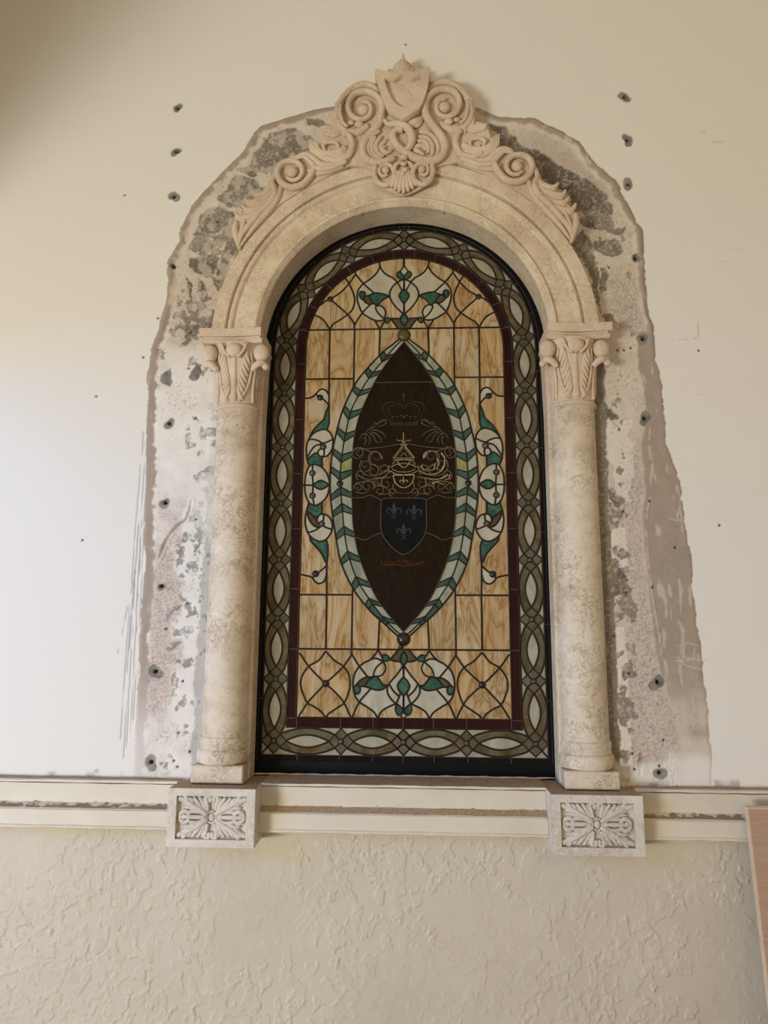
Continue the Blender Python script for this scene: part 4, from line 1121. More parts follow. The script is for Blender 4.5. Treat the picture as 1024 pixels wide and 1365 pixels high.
# ---- solder ticks across red band and dark strip
def ticks():
    T = []
    for a in (12, 27, 42, 57, 72, 84): 
        c, s_ = math.cos(PI-math.radians(a)), math.sin(PI-math.radians(a)); T.append([(R_F*c, ZC+R_F*s_), (R_RED*c, ZC+R_RED*s_)])
        a2 = a+4; c, s_ = math.cos(PI-math.radians(a2)), math.sin(PI-math.radians(a2)); T.append([(R_BO*c, ZC+R_BO*s_), (R_DK*c, ZC+R_DK*s_)])
    for y in (440, 486, 560, 632, 705, 785, 865, 957):
        z = at(400, y)[1]; T.append([(-R_RED, z), (-R_F, z)])
    for y in (500, 600, 710, 830, 930):
        z = at(350, y)[1]; T.append([(-R_DK, z), (-R_BO, z)])
    for px in (396, 454.5, 498): 
        x = at(px, 960)[0]; T.append([(x, Z_FB), (x, Z_RB)])
    for px in (396.5, 452.5, 497):
        x = at(px, 1012)[0]; T.append([(x, Z_BB), (x, Z_DK)])
    return T
TICKS = ticks()+[[(0, Z_FB), (0, Z_RB)], [(0, Z_BB), (0, Z_DK)], [(0, ZC+R_F), (0, ZC+R_RED)], [(0, ZC+R_BO), (0, ZC+R_DK)]]
# ---- field grid
z1, z2, z3, z4 = at(450, 440)[1], at(430, 505.7)[1], at(430, 792.8)[1], at(450, 865.2)[1]
VX = [at(439.9, 470)[0], at(472.9, 470)[0], at(506.7, 470)[0]]
HW([(-R_F, z1), (0, z1)]); HW([(-R_F, z4), (0, z4)])
HW([(-R_F, z2), (VX[1], z2)]); HW([(-R_F, z3), (VX[1], z3)])
H_([(439.9, 440), (438.8, 505), (438.6, 545)], curve=False)
H_([(472.9, 440), (471.5, 517)]); H_([(506.7, 440), (505.5, 473.5)])
H_([(435.6, 750), (435.6, 800), (435, 865.2)], curve=False)
H_([(470, 785), (469.7, 872)]); H_([(506, 826), (505.3, 868)])
# ---- mandorla and wreath
INNER = [(538.3, 456.5), (520, 479), (504, 502), (488.4, 533), (478.7, 556.6), (472.8, 582), (469.9, 609.4), (469.3, 644.5), (469.9, 683.6), (471.7, 706), (478, 739), (490, 771.8), (504.3, 800.5), (522.8, 825), (540.5, 845)]
MIDL = [(538.3, 451), (526, 463.5), (512.5, 478.8), (494.2, 501.5), (481, 522), (467.7, 549), (461.5, 575.6), (457.4, 597.2), (454.4, 622.8), (453.5, 645), (455.5, 668.6), (458.4, 701.5), (463.4, 734.5), (474.4, 769), (492, 798.4), (510.5, 823), (528, 841), (540, 850)]
OUTER = [(538.3, 447), (525, 458.5), (509.5, 470.8), (489, 492.7), (473.5, 512.5), (457.2, 546.9), (449.4, 574.2), (443.5, 601.6), (440.6, 629), (440.2, 652.3), (442.5, 679.7), (447.9, 716.4), (455.1, 751.3), (471.5, 786), (494, 814.8), (514.6, 833.3), (530, 847.5), (540, 854)]
H_(INNER, 0.0016); H_(MIDL, 0.0018); H_(OUTER, 0.0024)
def curve_at(c, y):
    s = spline(c, 8); 
    for (x0, y0), (x1, y1) in zip(s[:-1], s[1:]):
        if (y0-y)*(y1-y) <= 0: return x0+(x1-x0)*((y-y0)/(y1-y0) if abs(y1-y0) > 1e-9 else 0)
    return s[0][0] if y < s[0][1] else s[-1][0]
def chevron(ym, do, di, k=1.0):
    yo, yi = ym+do, ym+di
    xm, xo, xi = curve_at(MIDL, ym), curve_at(OUTER, yo), curve_at(INNER, yi)
    H_([(xo-0.4, yo), (xm, ym)], 0.0016); H_([(xm, ym), (xi+0.4, yi)], 0.0016)
GREEN_SEEDS = []
for ym in (483, 505, 529, 560, 589, 617, 641):
    k = 0.75 if ym < 530 else 1.0
    chevron(ym, -12.5*k, -8.5*k); chevron(ym-10.5*k, -8.5*k, -4.5*k)
    GREEN_SEEDS.append(ym-5.2*k); 
for ym in (649, 671, 701.5, 734.5, 768.5, 797.5, 821):
    k = 0.75 if ym > 780 else 1.0
    chevron(ym, 12.5*k, 8.5*k); chevron(ym+10.5*k, 8.5*k, 4.5*k)
    GREEN_SEEDS.append(ym+5.2*k)
# lines of the dark centre
H_([(500, 510.5), (539, 510)], 0.0012)
H_([(471.3, 600), (488, 598.5), (510, 596.5), (528, 593), (539, 591.5)], 0.0012)
H_([(469.6, 664), (484, 663.5), (494, 660.5), (508.5, 667)], 0.0012)
H_([(474, 716.5), (487, 720), (497, 714.5), (509, 710)], 0.0012)
H_([(539, 664.5), (520, 664.5), (511, 665.5), (508.5, 670), (508, 690), (508.5, 706), (513, 718), (523, 730), (532, 737), (539, 740)], 0.0020)
# ---- top ornament
C_ = []
H_([(539, 336), (539, 355)]); H_([(539, 371), (539, 386)]); H_([(539, 405), (539, 418)])
H_([(539, 355), (533.5, 362.5), (539, 369)], 0.0020, False)
H_([(533.5, 362.5), (530, 364), (529, 367.5), (531.5, 371), (536.5, 373.2), (539, 372)], 0.0020)
H_([(505.8, 351), (507.5, 358), (514, 366), (524, 371.5), (530, 377)]); H_([(538, 372.5), (530, 377), (523, 383.5), (519.5, 391.5), (521, 400), (528, 410), (539, 420)])
H_([(530, 377), (536, 388)], 0.0020)
H_([(539, 385.5), (533.5, 391.5), (532.5, 396), (535.5, 401.5), (539, 405.5)])
H_([(539, 418), (535, 422.5), (533.5, 427.5), (536, 432), (539, 434.5)])
H_([(534, 425.3), (520.5, 425)]); H_([(520.5, 425), (526, 432), (531.5, 440)])
H_([(520.5, 425.2), (516.5, 424.2), (513, 426.5), (513.3, 430), (516, 431.5), (519, 429.5), (520.5, 425.2)], 0.0020)
H_([(512.8, 428.5), (506.6, 439.5)]); H_([(506.6, 439.5), (499.8, 428)])
H_([(513, 427), (505, 428.3), (497, 426.5), (489, 422), (483, 417.5), (479, 409), (476.5, 400), (476.8, 390), (480, 384), (485, 378.5), (494, 372.5), (502, 365), (506, 358)])
H_([(512, 425.5), (505, 419), (501, 412), (501.5, 408.5), (505, 407.5), (510.5, 410), (514, 416), (513.5, 421), (511.8, 425.5)], 0.0022)
H_([(519.5, 395.6), (510, 392.3), (500, 391.3), (493, 394), (485, 396)]); H_([(519.5, 395.8), (511, 400), (506.5, 404.5), (503.5, 408.5), (498.5, 405), (494.5, 400), (491.5, 395)])
H_([(498.5, 405), (493, 406.2), (487.5, 404), (484.3, 400.5)])
H_([(484.3, 400.8), (480.5, 397.5), (479.2, 392.5), (481.5, 389.3), (485, 389.5), (487, 392.2), (485.8, 395.8), (484.3, 400.8)], 0.0022)
H_([(474.2, 366.3), (473.6, 361.5)]); H_([(474, 366), (485, 379), (499, 391.4)]); H_([(494.5, 405.8), (483, 418), (473, 433.5), (472.9, 440)])
H_([(460.5, 371), (468, 384), (472.5, 396), (472.7, 404), (470, 413), (463.5, 420), (452, 428), (444, 433), (440, 440)])
H_([(474.5, 366), (466, 378), (456, 389), (446, 396), (440.5, 399.5)]); H_([(440.5, 399.5), (455, 412), (463.5, 420), (470, 428), (473, 434.5)])
H_([(419.5, 420.5), (428, 424.5), (434, 430.5), (440, 440)]); H_([(440.5, 399.5), (434, 402), (428, 407)])
# ---- side ornament
H_([(405, 531.5), (415, 530.3), (421, 525.8), (426, 520.7), (430, 519.3), (434.5, 521), (438.6, 527)]); H_([(421, 525.8), (427, 530.5), (433, 534), (438.6, 541)])
H_([(438.6, 543), (439, 558), (438.5, 566), (436, 573)]); H_([(438.6, 541), (434.8, 550), (432.5, 558), (428, 563), (421, 570), (416, 577), (412.5, 584)])
H_([(412.3, 585), (418, 578.3), (426, 574), (434, 573), (440, 577), (443.5, 584), (444, 590), (443, 598), (440, 604), (436, 608), (431, 609.3)])
H_([(412, 586.5), (418, 586), (425, 588), (430, 591), (436, 589.7), (443.5, 586)]); H_([(431.5, 597), (432.5, 603), (431.3, 609)])
H_([(428, 592.5), (420, 595), (415, 601), (410.3, 609)]); H_([(428.5, 597.5), (424.5, 601.5), (423.8, 605), (426, 608), (431, 609.3)])
H_([(412.3, 585), (409.5, 592), (408.5, 600), (409, 610), (410.5, 616), (413, 621.5)])
H_([(409.6, 613), (420, 604.5), (424.5, 606)]); H_([(429.5, 609), (429.5, 623.5)])
H_([(417, 619.5), (424, 620.5), (431, 625), (436, 632), (439, 641), (439.2, 648), (438, 656.5), (434, 665), (427, 671), (420, 674), (413, 671), (409, 664), (406.8, 655), (406.5, 645), (407.3, 635), (410, 627), (413, 621.5), (417, 619.5)])
H_([(417, 619.5), (416.7, 631), (417.5, 647), (417, 661), (419, 674)]); H_([(404, 647), (418, 647)])
H_([(417.5, 647), (424.5, 641.6), (430, 641.2), (439.2, 646.5)]); H_([(417.5, 647), (424.5, 652), (431, 651.8), (439.2, 646.5)])
H_([(412, 670), (408.8, 681)]); H_([(429.3, 669.5), (429.2, 686)]); H_([(408.8, 681), (421, 690), (424.5, 688.5)])
H_([(408.8, 681.5), (412, 692), (418, 700.5), (426, 704)]); H_([(421.5, 690), (423, 696), (427, 700)])
H_([(423, 693), (423.5, 689.5), (427, 686.2), (432, 685.6), (438, 688.5), (442, 695), (443.2, 703), (441, 711), (436, 718), (430, 721.3), (424, 721.3), (416, 717), (410, 709.5), (407.3, 699), (407.2, 690), (408.8, 681)])
H_([(431.5, 685.6), (431.5, 692), (429.5, 698.5), (433, 702.5), (442, 706)]); H_([(429, 699.5), (426, 703.5), (420, 707.3), (413, 709.5), (409.5, 708.8)])
H_([(413, 715), (415, 722), (424, 732), (430, 740), (433, 747), (435.6, 751)]); H_([(434.5, 719), (437.2, 728), (436.8, 742), (435.6, 752)])
H_([(401, 766), (410, 767.8), (416, 770), (420, 775), (425, 778), (431, 776), (434, 771), (435.8, 764)]); H_([(417, 770.5), (421.5, 765), (428, 761), (435.6, 754)])
# ---- bottom ornament
H_([(400, 871), (411, 887), (421, 898), (434.5, 911), (449, 924), (459.5, 937), (469.5, 958)]); H_([(469.7, 873), (459, 888), (449, 898), (434.5, 911), (420, 926), (410, 937), (399, 954)])
H_([(435, 868), (425, 880.5), (413, 887.5), (404, 899), (401, 911), (404, 924), (410, 936.5), (421, 943), (430, 950), (434.5, 958)]); H_([(435, 868), (446, 880), (457, 887), (465, 897), (467.7, 911), (465, 924), (459.5, 937), (448, 945), (438, 952), (434.5, 958)])
H_([(469.7, 872), (480, 888), (493.5, 905)]); H_([(495.5, 918), (480, 936), (469.5, 958)])
H_([(505.3, 867), (496, 878.5), (485, 884.5), (476, 893.5), (472, 905), (471.5, 915), (474, 927), (480, 935.5), (490, 942), (500, 949.5), (505, 958)])
H_([(505.3, 867), (511, 876)]); H_([(495.5, 879), (500.5, 877.6), (506, 878.5), (511.5, 882)])
H_([(511, 878), (511.3, 874.2), (515, 872.6), (519, 874.8), (521.5, 879), (516.5, 881.3), (512, 880.8), (511, 878)], 0.0020)
H_([(534, 864.5), (528, 872), (521.5, 879)]); H_([(521.5, 879), (527, 881.3), (535, 882)])
H_([(540, 868.5), (536, 874), (535, 879.5), (537, 884.5), (540, 886.5)]); H_([(540, 886.5), (540, 903)]); H_([(540, 927), (540, 946.5)])
H_([(539, 886.5), (530, 900), (520.5, 911), (517.7, 918), (519, 926), (524, 933), (529.5, 938)]); H_([(520.3, 911.5), (526, 921), (534, 928.5)])
H_([(540, 902.5), (534.5, 908), (531.5, 914.5), (534.5, 922), (540, 927.5)]); H_([(535.5, 924), (530, 938.3)])
H_([(530, 938), (528.6, 945), (531, 951.5), (534.5, 953), (537.7, 948.5), (535, 941.5), (530, 938)], 0.0020); H_([(540, 946.5), (535, 952.5), (540, 959)], 0.0020, False)
H_([(529, 938), (516, 944), (508.5, 950), (505, 958)])
H_([(512, 882), (504.5, 888), (500.3, 895), (498.5, 903)], 0.0022); H_([(512.5, 882), (515.5, 889.5), (513.5, 896.5), (508.5, 900.8), (501.5, 901.5)], 0.0022)
H_([(498.5, 902.3), (503.5, 901.8), (508.5, 908), (512.5, 912.7), (518.5, 913.5)]); H_([(518.5, 914), (510, 919.3), (500, 919), (487, 914.8)]); H_([(487, 914.8), (492, 907), (499, 902.3)])
H_([(499, 902.5), (490, 902.7), (482.5, 906), (476.5, 912)]); H_([(480, 914.8), (487, 914.8)])
H_([(476.8, 912), (473, 915.5), (473, 921), (476, 924.8), (480, 923.5), (481.3, 919), (480, 914.6), (476.8, 912)], 0.0022)

# snap loose ends to the nearest neighbouring line
def snap(half):
    segs = []; own = []
    allp = [(p, i) for i, (p, w) in enumerate(half)]+[(p, -1-i) for i, (p, w) in enumerate(FULL)]
    for p, i in allp:
        for a, b in zip(p[:-1], p[1:]): segs.append((*a, *b)); own.append(i)
    for a, b in (((0, 1.0), (0, 3.0)),): segs.append((*a, *b)); own.append(-99)
    SG = np.array(segs); OW = np.array(own); E = SG[:, 2:]-SG[:, :2]; L2 = (E**2).sum(1)+1e-14
    out = []
    for i, (p, w) in enumerate(half):
        p = list(p)
        if len(p) > 3 and np.hypot(p[0][0]-p[-1][0], p[0][1]-p[-1][1]) < 1e-6: out.append((p, w)); continue
        for end in (0, -1):
            q = np.array(p[end]); ok = OW != i
            t = np.clip(((q-SG[:, :2])*E).sum(1)/L2, 0, 1); c = SG[:, :2]+E*t[:, None]
            d = np.hypot(*(c-q).T); d[~ok] = 9; k = int(d.argmin())
            if d[k] < 0.0105:
                v = c[k]-q; tg = q-np.array(p[1] if end == 0 else p[-2]); tg = tg/max(1e-9, np.hypot(*tg))
                r = tuple(c[k]+(v/d[k] if d[k] > 2e-4 else tg)*0.0004)
                if end == 0: p.insert(0, r)
                else: p.append(r)
        out.append((p, w))
    return out
HALF = snap(HALF)
ALL = list(FULL)
for p, w in HALF:
    ALL.append((p, w)); ALL.append(([(-x, z) for x, z in p], w))
for p in TICKS:
    ALL.append((p, 0.0)); 
    if abs(p[0][0]) > 1e-6: ALL.append(([(-x, z) for x, z in p], 0.0))

# planar subdivision of the window into panes
vts = []; eds = []
vmap = {}
def vid(p):
    k = (round(p[0], 5), round(p[1], 5))
    if k not in vmap: vmap[k] = len(vts); vts.append(Vector(k))
    return vmap[k]
for p, w in ALL:
    ids = [vid(q) for q in p]
    for a, b in zip(ids[:-1], ids[1:]):
        if a != b: eds.append((a, b))
eds = list({tuple(sorted(e)) for e in eds})
V2, E2, F2, _ov, OE, _of = delaunay_2d_cdt(vts, eds, [], 0, 1e-5, True)
hard = {tuple(sorted(e)) for e, o in zip(E2, OE) if len(o)}
tri = [tuple(f) for f in F2]
e2f = {}
for i, f in enumerate(tri):
    for k in range(3): e2f.setdefault(tuple(sorted((f[k], f[(k+1) % 3]))), []).append(i)
region = [-1]*len(tri); regs = []
for i in range(len(tri)):
    if region[i] >= 0: continue
    r = len(regs); st = [i]; region[i] = r; fs = []
    while st:
        a = st.pop(); fs.append(a); f = tri[a]
        for k in range(3):
            e = tuple(sorted((f[k], f[(k+1) % 3])))
            if e in hard: continue
            for b in e2f[e]:
                if region[b] < 0: region[b] = r; st.append(b)
    regs.append(fs)
TV = np.array([(v.x, v.y) for v in V2]); TF = np.array(tri)
A_, B_, C2 = TV[TF[:, 0]], TV[TF[:, 1]], TV[TF[:, 2]]
tarea = 0.5*np.abs((B_[:, 0]-A_[:, 0])*(C2[:, 1]-A_[:, 1])-(C2[:, 0]-A_[:, 0])*(B_[:, 1]-A_[:, 1]))
tcen = (A_+B_+C2)/3
def locate(x, z):
    p = np.array((x, z))
    def sgn(a, b): return (p[0]-b[:, 0])*(a[:, 1]-b[:, 1])-(a[:, 0]-b[:, 0])*(p[1]-b[:, 1])
    d1, d2, d3 = sgn(A_, B_), sgn(B_, C2), sgn(C2, A_)
    ok = ((d1 >= 0) & (d2 >= 0) & (d3 >= 0)) | ((d1 <= 0) & (d2 <= 0) & (d3 <= 0))
    k = np.nonzero(ok)[0]
    return region[k[0]] if len(k) else -1
rarea = [float(tarea[f].sum()) for f in regs]
rcen = [tuple(tcen[max(f, key=lambda i: tarea[i])]) for f in regs]
def rad_of(x, z): return math.hypot(x, z-ZC) if z > ZC else abs(x)
def ring_of(x, z):
    """0 outside, 1 dark strip, 2 border, 3 red band, 4 field"""
    r = rad_of(x, z)
    if r > R_DK or z < Z_DK: return 0
    if r > R_BO or z < Z_BB: return 1
    if r > R_RED or z < Z_RB: return 2
    if r > R_F or z < Z_FB: return 3
    return 4
INP = [at(x, y) for x, y in spline(INNER, 4)]; INP = INP+[(-x, z) for x, z in INP[::-1]]
OUP = [at(x, y) for x, y in spline(OUTER, 4)]; OUP = OUP+[(-x, z) for x, z in OUP[::-1]]
def inside_poly(x, z, poly): return bool(in_poly(np.array([x]), np.array([z]), poly)[0])
seedmat = {}
def seed(px, py, m, both=True):
    x, z = at(*low(px, py)); r = locate(x, z); seedmat[r] = m
    if both:
        r = locate(-x, z); seedmat[r] = m
for (bx_, bz_), bm_ in BSEED:
    seedmat[locate(bx_, bz_)] = bm_; seedmat[locate(-bx_, bz_)] = bm_
for y in GREEN_SEEDS:
    k = 1 if y < 645 else -1
    xm, xo, xi = curve_at(MIDL, y), curve_at(OUTER, y), curve_at(INNER, y)
    for f in (0.30, 0.18):
        seed(xm+(xo-xm)*f, y-k*(7*f), 'leafgreen'); seed(xm+(xi-xm)*f, y-k*(4.5*f), 'leafgreen')
for px, py, m in [(532, 368, 'green'), (537, 395, 'green'), (537, 427, 'green'), (516.5, 428, 'green'), (507, 397, 'green'), (490, 400, 'brown'), (482.5, 394, 'green'), (528, 430, 'brown'),
                  (526, 395, 'cream'), (507, 375, 'cream'), (537, 362, 'cream'), (507, 415, 'cream'), (480, 378, 'amber'), (530, 372, 'amber'), (536, 381, 'cream'), (496, 385, 'cream'), (490, 415, 'amber'), (486, 385, 'cream'),
                  (482, 408, 'cream'), (505, 425, 'amber'), (496, 421, 'cream'),
                  (433, 566, 'green'), (427, 580, 'cream'), (416, 592, 'cream'), (420, 599, 'brown'), (437, 600, 'cream'), (427, 605, 'cream'), (419, 612, 'green'), (412, 640, 'cream'), (428, 634, 'cream'), (428, 647, 'green'), (412, 655, 'cream'), (428, 661, 'cream'),
                  (420, 681, 'green'), (416, 693, 'brown'), (411, 698, 'cream'), (427, 690, 'cream'), (436, 697, 'cream'), (428, 713, 'cream'), (428, 729, 'green'), (434, 524, 'cream'), (430, 771, 'cream'),
                  (516, 877, 'green'), (529, 876, 'brown'), (538, 878, 'green'), (537, 914, 'green'), (503, 911, 'green'), (488, 908, 'brown'), (477, 919, 'green'), (533, 946, 'green'), (508, 893, 'amber'), (523, 895, 'amber'), (490, 890, 'cream'), (480, 900, 'cream'),
                  (500, 930, 'cream'), (482, 926, 'cream'), (526, 910, 'cream'), (522, 922, 'cream'), (528, 928, 'cream'), (505, 945, 'cream'), (537, 938, 'cream'), (538, 953, 'cream'), (515, 930, 'cream')]:
    seed(px, py, m)
sx0, sz0 = at(539, 700); seedmat[locate(sx0, sz0)] = 'blueglass'
yel = {}
for px, py in ((461, 625), (617, 625), (446, 660), (630, 662), (462, 655), (463, 782), (565, 500)): yel[locate(*at(px, py))] = 1
def material_of(r):
    if r in seedmat: return seedmat[r]
    x, z = rcen[r]
    k = ring_of(x, z)
    if k == 0: return None
    if k == 1: return 'purple'
    if k == 3: return 'red'
    if k == 2:
        dn = min(math.hypot(abs(x)-abs(a), z-b) for a, b in NODES)
        if dn < 0.031 and rarea[r] < 0.0012: return 'node'
        # lens, strap or filler: look at the distance from the border's middle line
        c = abs(rad_of(x, z)-XN) if not (z < Z_RB and abs(x) < XN-0.01) else abs(z-ZB)
        if c < 0.008: return 'lens'
        return 'olive' if c < 0.0315 else 'fill'
    if inside_poly(x, z, INP): return 'darkglass'
    if inside_poly(x, z, OUP): return 'lime' if r in yel else 'mist'
    return 'amber'
def pane_mesh(mb, r, mi=0, lift=0.0):
    fs = regs[r]; used = {}; vs = []
    def g(i):
        if i not in used: used[i] = len(vs); vs.append(i)
        return used[i]
    T = []
    for a in fs:
        f = tri[a]; p = [TV[i] for i in f]
        ar = (p[1][0]-p[0][0])*(p[2][1]-p[0][1])-(p[2][0]-p[0][0])*(p[1][1]-p[0][1])
        if abs(ar) < 1e-12: continue
        T.append(tuple(g(i) for i in (f if ar > 0 else f[::-1])))
    n = len(vs); ec = {}
    for t in T:
        for k in range(3): ec[(t[k], t[(k+1) % 3])] = 1
    bd = [e for e in ec if (e[1], e[0]) not in ec]
    V = [(TV[i][0], -(0.003+lift), TV[i][1]) for i in vs]+[(TV[i][0], 0.0, TV[i][1]) for i in vs]
    Fs = list(T)+[(b, a, a+n, b+n) for a, b in bd]
    mb.add(V, Fs, mi)
panes = sorted([r for r in range(len(regs)) if rarea[r] > 2e-6 and material_of(r)], key=lambda r: -rarea[r])
NAMES = {'amber': 'amber_pane', 'cream': 'cream_pane', 'lens': 'lens_pane', 'fill': 'border_corner_pane', 'olive': 'guilloche_strap', 'node': 'rosette_pane', 'green': 'green_pane', 'leafgreen': 'wreath_leaf', 'mist': 'wreath_pane',
         'lime': 'wreath_pane', 'brown': 'brown_pane', 'red': 'red_border_pane', 'purple': 'dark_border_pane', 'darkglass': 'dark_center_pane', 'blueglass': 'heraldic_shield_pane'}
for r in panes[:300]:
    m = material_of(r); mb = MB(); pane_mesh(mb, r, 0, random.uniform(0, 0.0004)); mb.build(NAMES[m], m, win)
rest = panes[300:]
if rest:
    mats = sorted({material_of(r) for r in rest}); mb = MB()
    for r in rest: pane_mesh(mb, r, mats.index(material_of(r)))
    o = mb.build('small_glass_pieces', mats, win); o['kind'] = 'stuff'
# lead came: low rounded strip along every line
def came(mb, pts, w, m=0, top=0.0062):
    n = len(pts)
    if n < 2: return
    closed = np.hypot(pts[0][0]-pts[-1][0], pts[0][1]-pts[-1][1]) < 1e-6
    prof = [(-1, 0.0028), (-0.8, top*0.80), (-0.3, top), (0.3, top), (0.8, top*0.80), (1, 0.0028)]
    vs = []
    for i in range(n):
        a = np.array(pts[i-1] if i > 0 else (pts[-2] if closed else pts[0])); b = np.array(pts[i+1] if i < n-1 else (pts[1] if closed else pts[-1]))
        t = b-a; L = np.hypot(*t); t = t/L if L > 1e-9 else np.array((1, 0)); nr = np.array((-t[1], t[0]))
        for u, h in prof: vs.append((pts[i][0]-nr[0]*u*w, -h, pts[i][1]-nr[1]*u*w))
    k = len(prof); fs = []
    for i in range(n-1):
        for j in range(k-1): fs.append((i*k+j, i*k+j+1, (i+1)*k+j+1, (i+1)*k+j))
    mb.add(vs, fs, m)
mb = MB(); fine = MB()
for p, w in ALL:
    if w <= 0: continue
    if w < 0.0014 or (w == 0.0020 and False): came(fine, p, w, 0, 0.0052)
    else: came(mb, p, w*1.28)
mb.build('lead_came', 'lead', win, smooth=True)
# pale lines of the dark centre: inner outline, seams, shield outline
for pts, w in ((INNER, 0.0011), ([(539, 664.5), (520, 664.5), (511, 665.5), (508.5, 670), (508, 690), (508.5, 706), (513, 718), (523, 730), (532, 737), (539, 740)], 0.0013)):
    q = spline([at(x, y) for x, y in pts], 6)
    came(fine, q, w, 0, 0.0072); came(fine, [(-x, z) for x, z in q], w, 0, 0.0072)
fine.build('seam_line', 'lineseam', win)
mb = MB()
for p in TICKS:
    for sg in ((1, -1) if abs(p[0][0]) > 1e-6 else (1,)): came(mb, [(sg*x, z) for x, z in p], 0.0016, 0, 0.0066)
mb.build('solder_tick', 'solder', win)
# jewels
def jewel(x, z, r, mat):
    mb = MB(); mb.dome((x, -0.003, z), r, r*0.62, seg=14, rings=4); j = mb.build('glass_jewel', mat, win, smooth=True)
    mb = MB(); ring = [(x+r*math.cos(t), -0.0045, z+r*math.sin(t)) for t in np.linspace(0, 2*PI, 21)]
    mb.sweep(ring, 0.0020, seg=6); mb.build('jewel_ring', 'lead', j, smooth=True)
done = set()
for x, z in NODES:
    for sg in (1, -1):
        k = (round(sg*x, 4), round(z, 4))
        if k in done or (abs(x) < 1e-6 and sg < 0): continue
        done.add(k); jewel(sg*x, z, 0.0075, 'jewel')
for px, py, r, mt in ((427, 530.5, 0.0088, 'darkjewel'), (431, 596, 0.0092, 'jewel'), (416.7, 631, 0.0088, 'jewel'), (416.7, 661, 0.0088, 'jewel'), (429, 698.5, 0.0088, 'jewel'), (421, 765, 0.0092, 'darkjewel'),
                      (453.3, 645, 0.0088, 'darkjewel'), (440.5, 399.5, 0.0085, 'darkjewel'), (434.5, 911, 0.0095, 'darkjewel')):
    x, z = at(px, py)
    for sg in (1, -1): jewel(sg*x, z, r, mt)
x, z = at(538.5, 447.5); jewel(0, z, 0.0205, 'golddisc')
x, z = at(540.5, 852); jewel(0, z, 0.0195, 'darkjewel')
x, z = at(535, 862); jewel(x, z, 0.006, 'darkjewel')

# ---- painted heraldry on the dark centre
PC = lambda x, y: at(450+x/5.389, 500+y/5.389)
PS = lambda x, y: at(450+x/5.389, 660+y/5.389)
def paint(mb, fn, pts, w0=2.0, w1=None, mir=True, curve=True, m=0):
    """a raised brush line, widths in close-up units"""
    w1 = w0 if w1 is None else w1
    q = [fn(*p) for p in pts]; q = spline(q, 4) if curve else q
    for sg in ((1, -1) if mir else (1,)):
        P = [(sg*x, -0.0036, z) for x, z in q]; n = len(P)
        mb.sweep(P, [max(0.0005, (w0+(w1-w0)*i/max(1, n-1))*0.00058) for i in range(n)], h=0.5, seg=5, m=m)
def dots(mb, fn, pts, r, step, mir=True):
    q = spline([fn(*p) for p in pts], 10); acc = 0
    last = None
    for p in q:
        if last is None or math.hypot(p[0]-last[0], p[1]-last[1]) >= step:
            for sg in ((1, -1) if mir else (1,)): mb.dome((sg*p[0], -0.0034, p[1]), r, r*0.7, seg=6, rings=2)
            last = p
mb = MB()
dots(mb, PC, [(385, 340), (345, 290), (330, 235), (352, 205), (400, 195), (450, 212), (470, 240)], 0.0013, 0.0036)
dots(mb, PC, [(395, 320), (368, 270), (375, 230), (415, 212)], 0.0013, 0.0036)
dots(mb, PC, [(385, 348), (430, 347), (474, 348)], 0.0019, 0.0044)
dots(mb, PC, [(474, 185), (474, 290)], 0.0016, 0.0038, False)
for bx, by in ((400, 300), (430, 303), (455, 293), (474, 303)):
    mb.dome((PC(bx, by)[0], -0.0034, PC(bx, by)[1]), 0.0024, 0.0015, seg=8, rings=2); mb.dome((-PC(bx, by)[0], -0.0034, PC(bx, by)[1]), 0.0024, 0.0015, seg=8, rings=2)
paint(mb, PC, [(474, 135), (474, 180)], 1.2, mir=False); paint(mb, PC, [(460, 150), (488, 150)], 1.2, mir=False); paint(mb, PC, [(380, 358), (430, 362), (474, 362)], 1.0)
mb.build('painted_crown', 'dullgold', win)
mb = MB()
paint(mb, PC, [(340, 325), (300, 345), (255, 380), (215, 430), (180, 460)], 1.6, 0.8)
for pts in ([(345, 320), (348, 345), (325, 365), (290, 368)], [(290, 350), (270, 345), (255, 360)], [(262, 375), (240, 378), (215, 400), (200, 425)], [(250, 395), (290, 400), (330, 425), (350, 450)], [(245, 410), (280, 425), (310, 455), (318, 485)],
            [(235, 420), (262, 445), (275, 475), (300, 490)], [(215, 430), (190, 425), (170, 440), (160, 465)], [(225, 440), (235, 470), (225, 500)], [(300, 345), (310, 330), (335, 320)], [(200, 450), (205, 480), (190, 505)]):
    paint(mb, PC, pts, 2.8, 1.2)
mb.build('painted_leaf_sprig', 'dullgold', win)
def curl(cx, cy, r, a0, turns, k=1, n=16):
    out = []
    for i in range(n+1):
        t = i/n; rr = r*(1-0.82*t); a = math.radians(a0)+k*turns*2*PI*t
        out.append((cx+rr*math.cos(a), cy+rr*math.sin(a)))
    return out
mb = MB()
for a in ((155, 560, 42, 200, 1.3, 1), (275, 590, 55, 150, 1.1, 1), (200, 650, 46, 90, 1.2, -1), (255, 690, 50, 250, 1.2, 1), (330, 680, 45, 60, 1.1, -1), (170, 720, 40, 120, 1.2, 1), (215, 800, 50, 30, 1.3, -1), (300, 830, 42, 200, 1.3, 1), (350, 780, 46, 300, 1.2, -1), (150, 810, 34, 160, 1.3, 1), (400, 840, 34, 100, 1.2, 1), (285, 770, 38, 330, 1.1, 1)):
    paint(mb, PC, curl(*a), 3.0, 1.4)
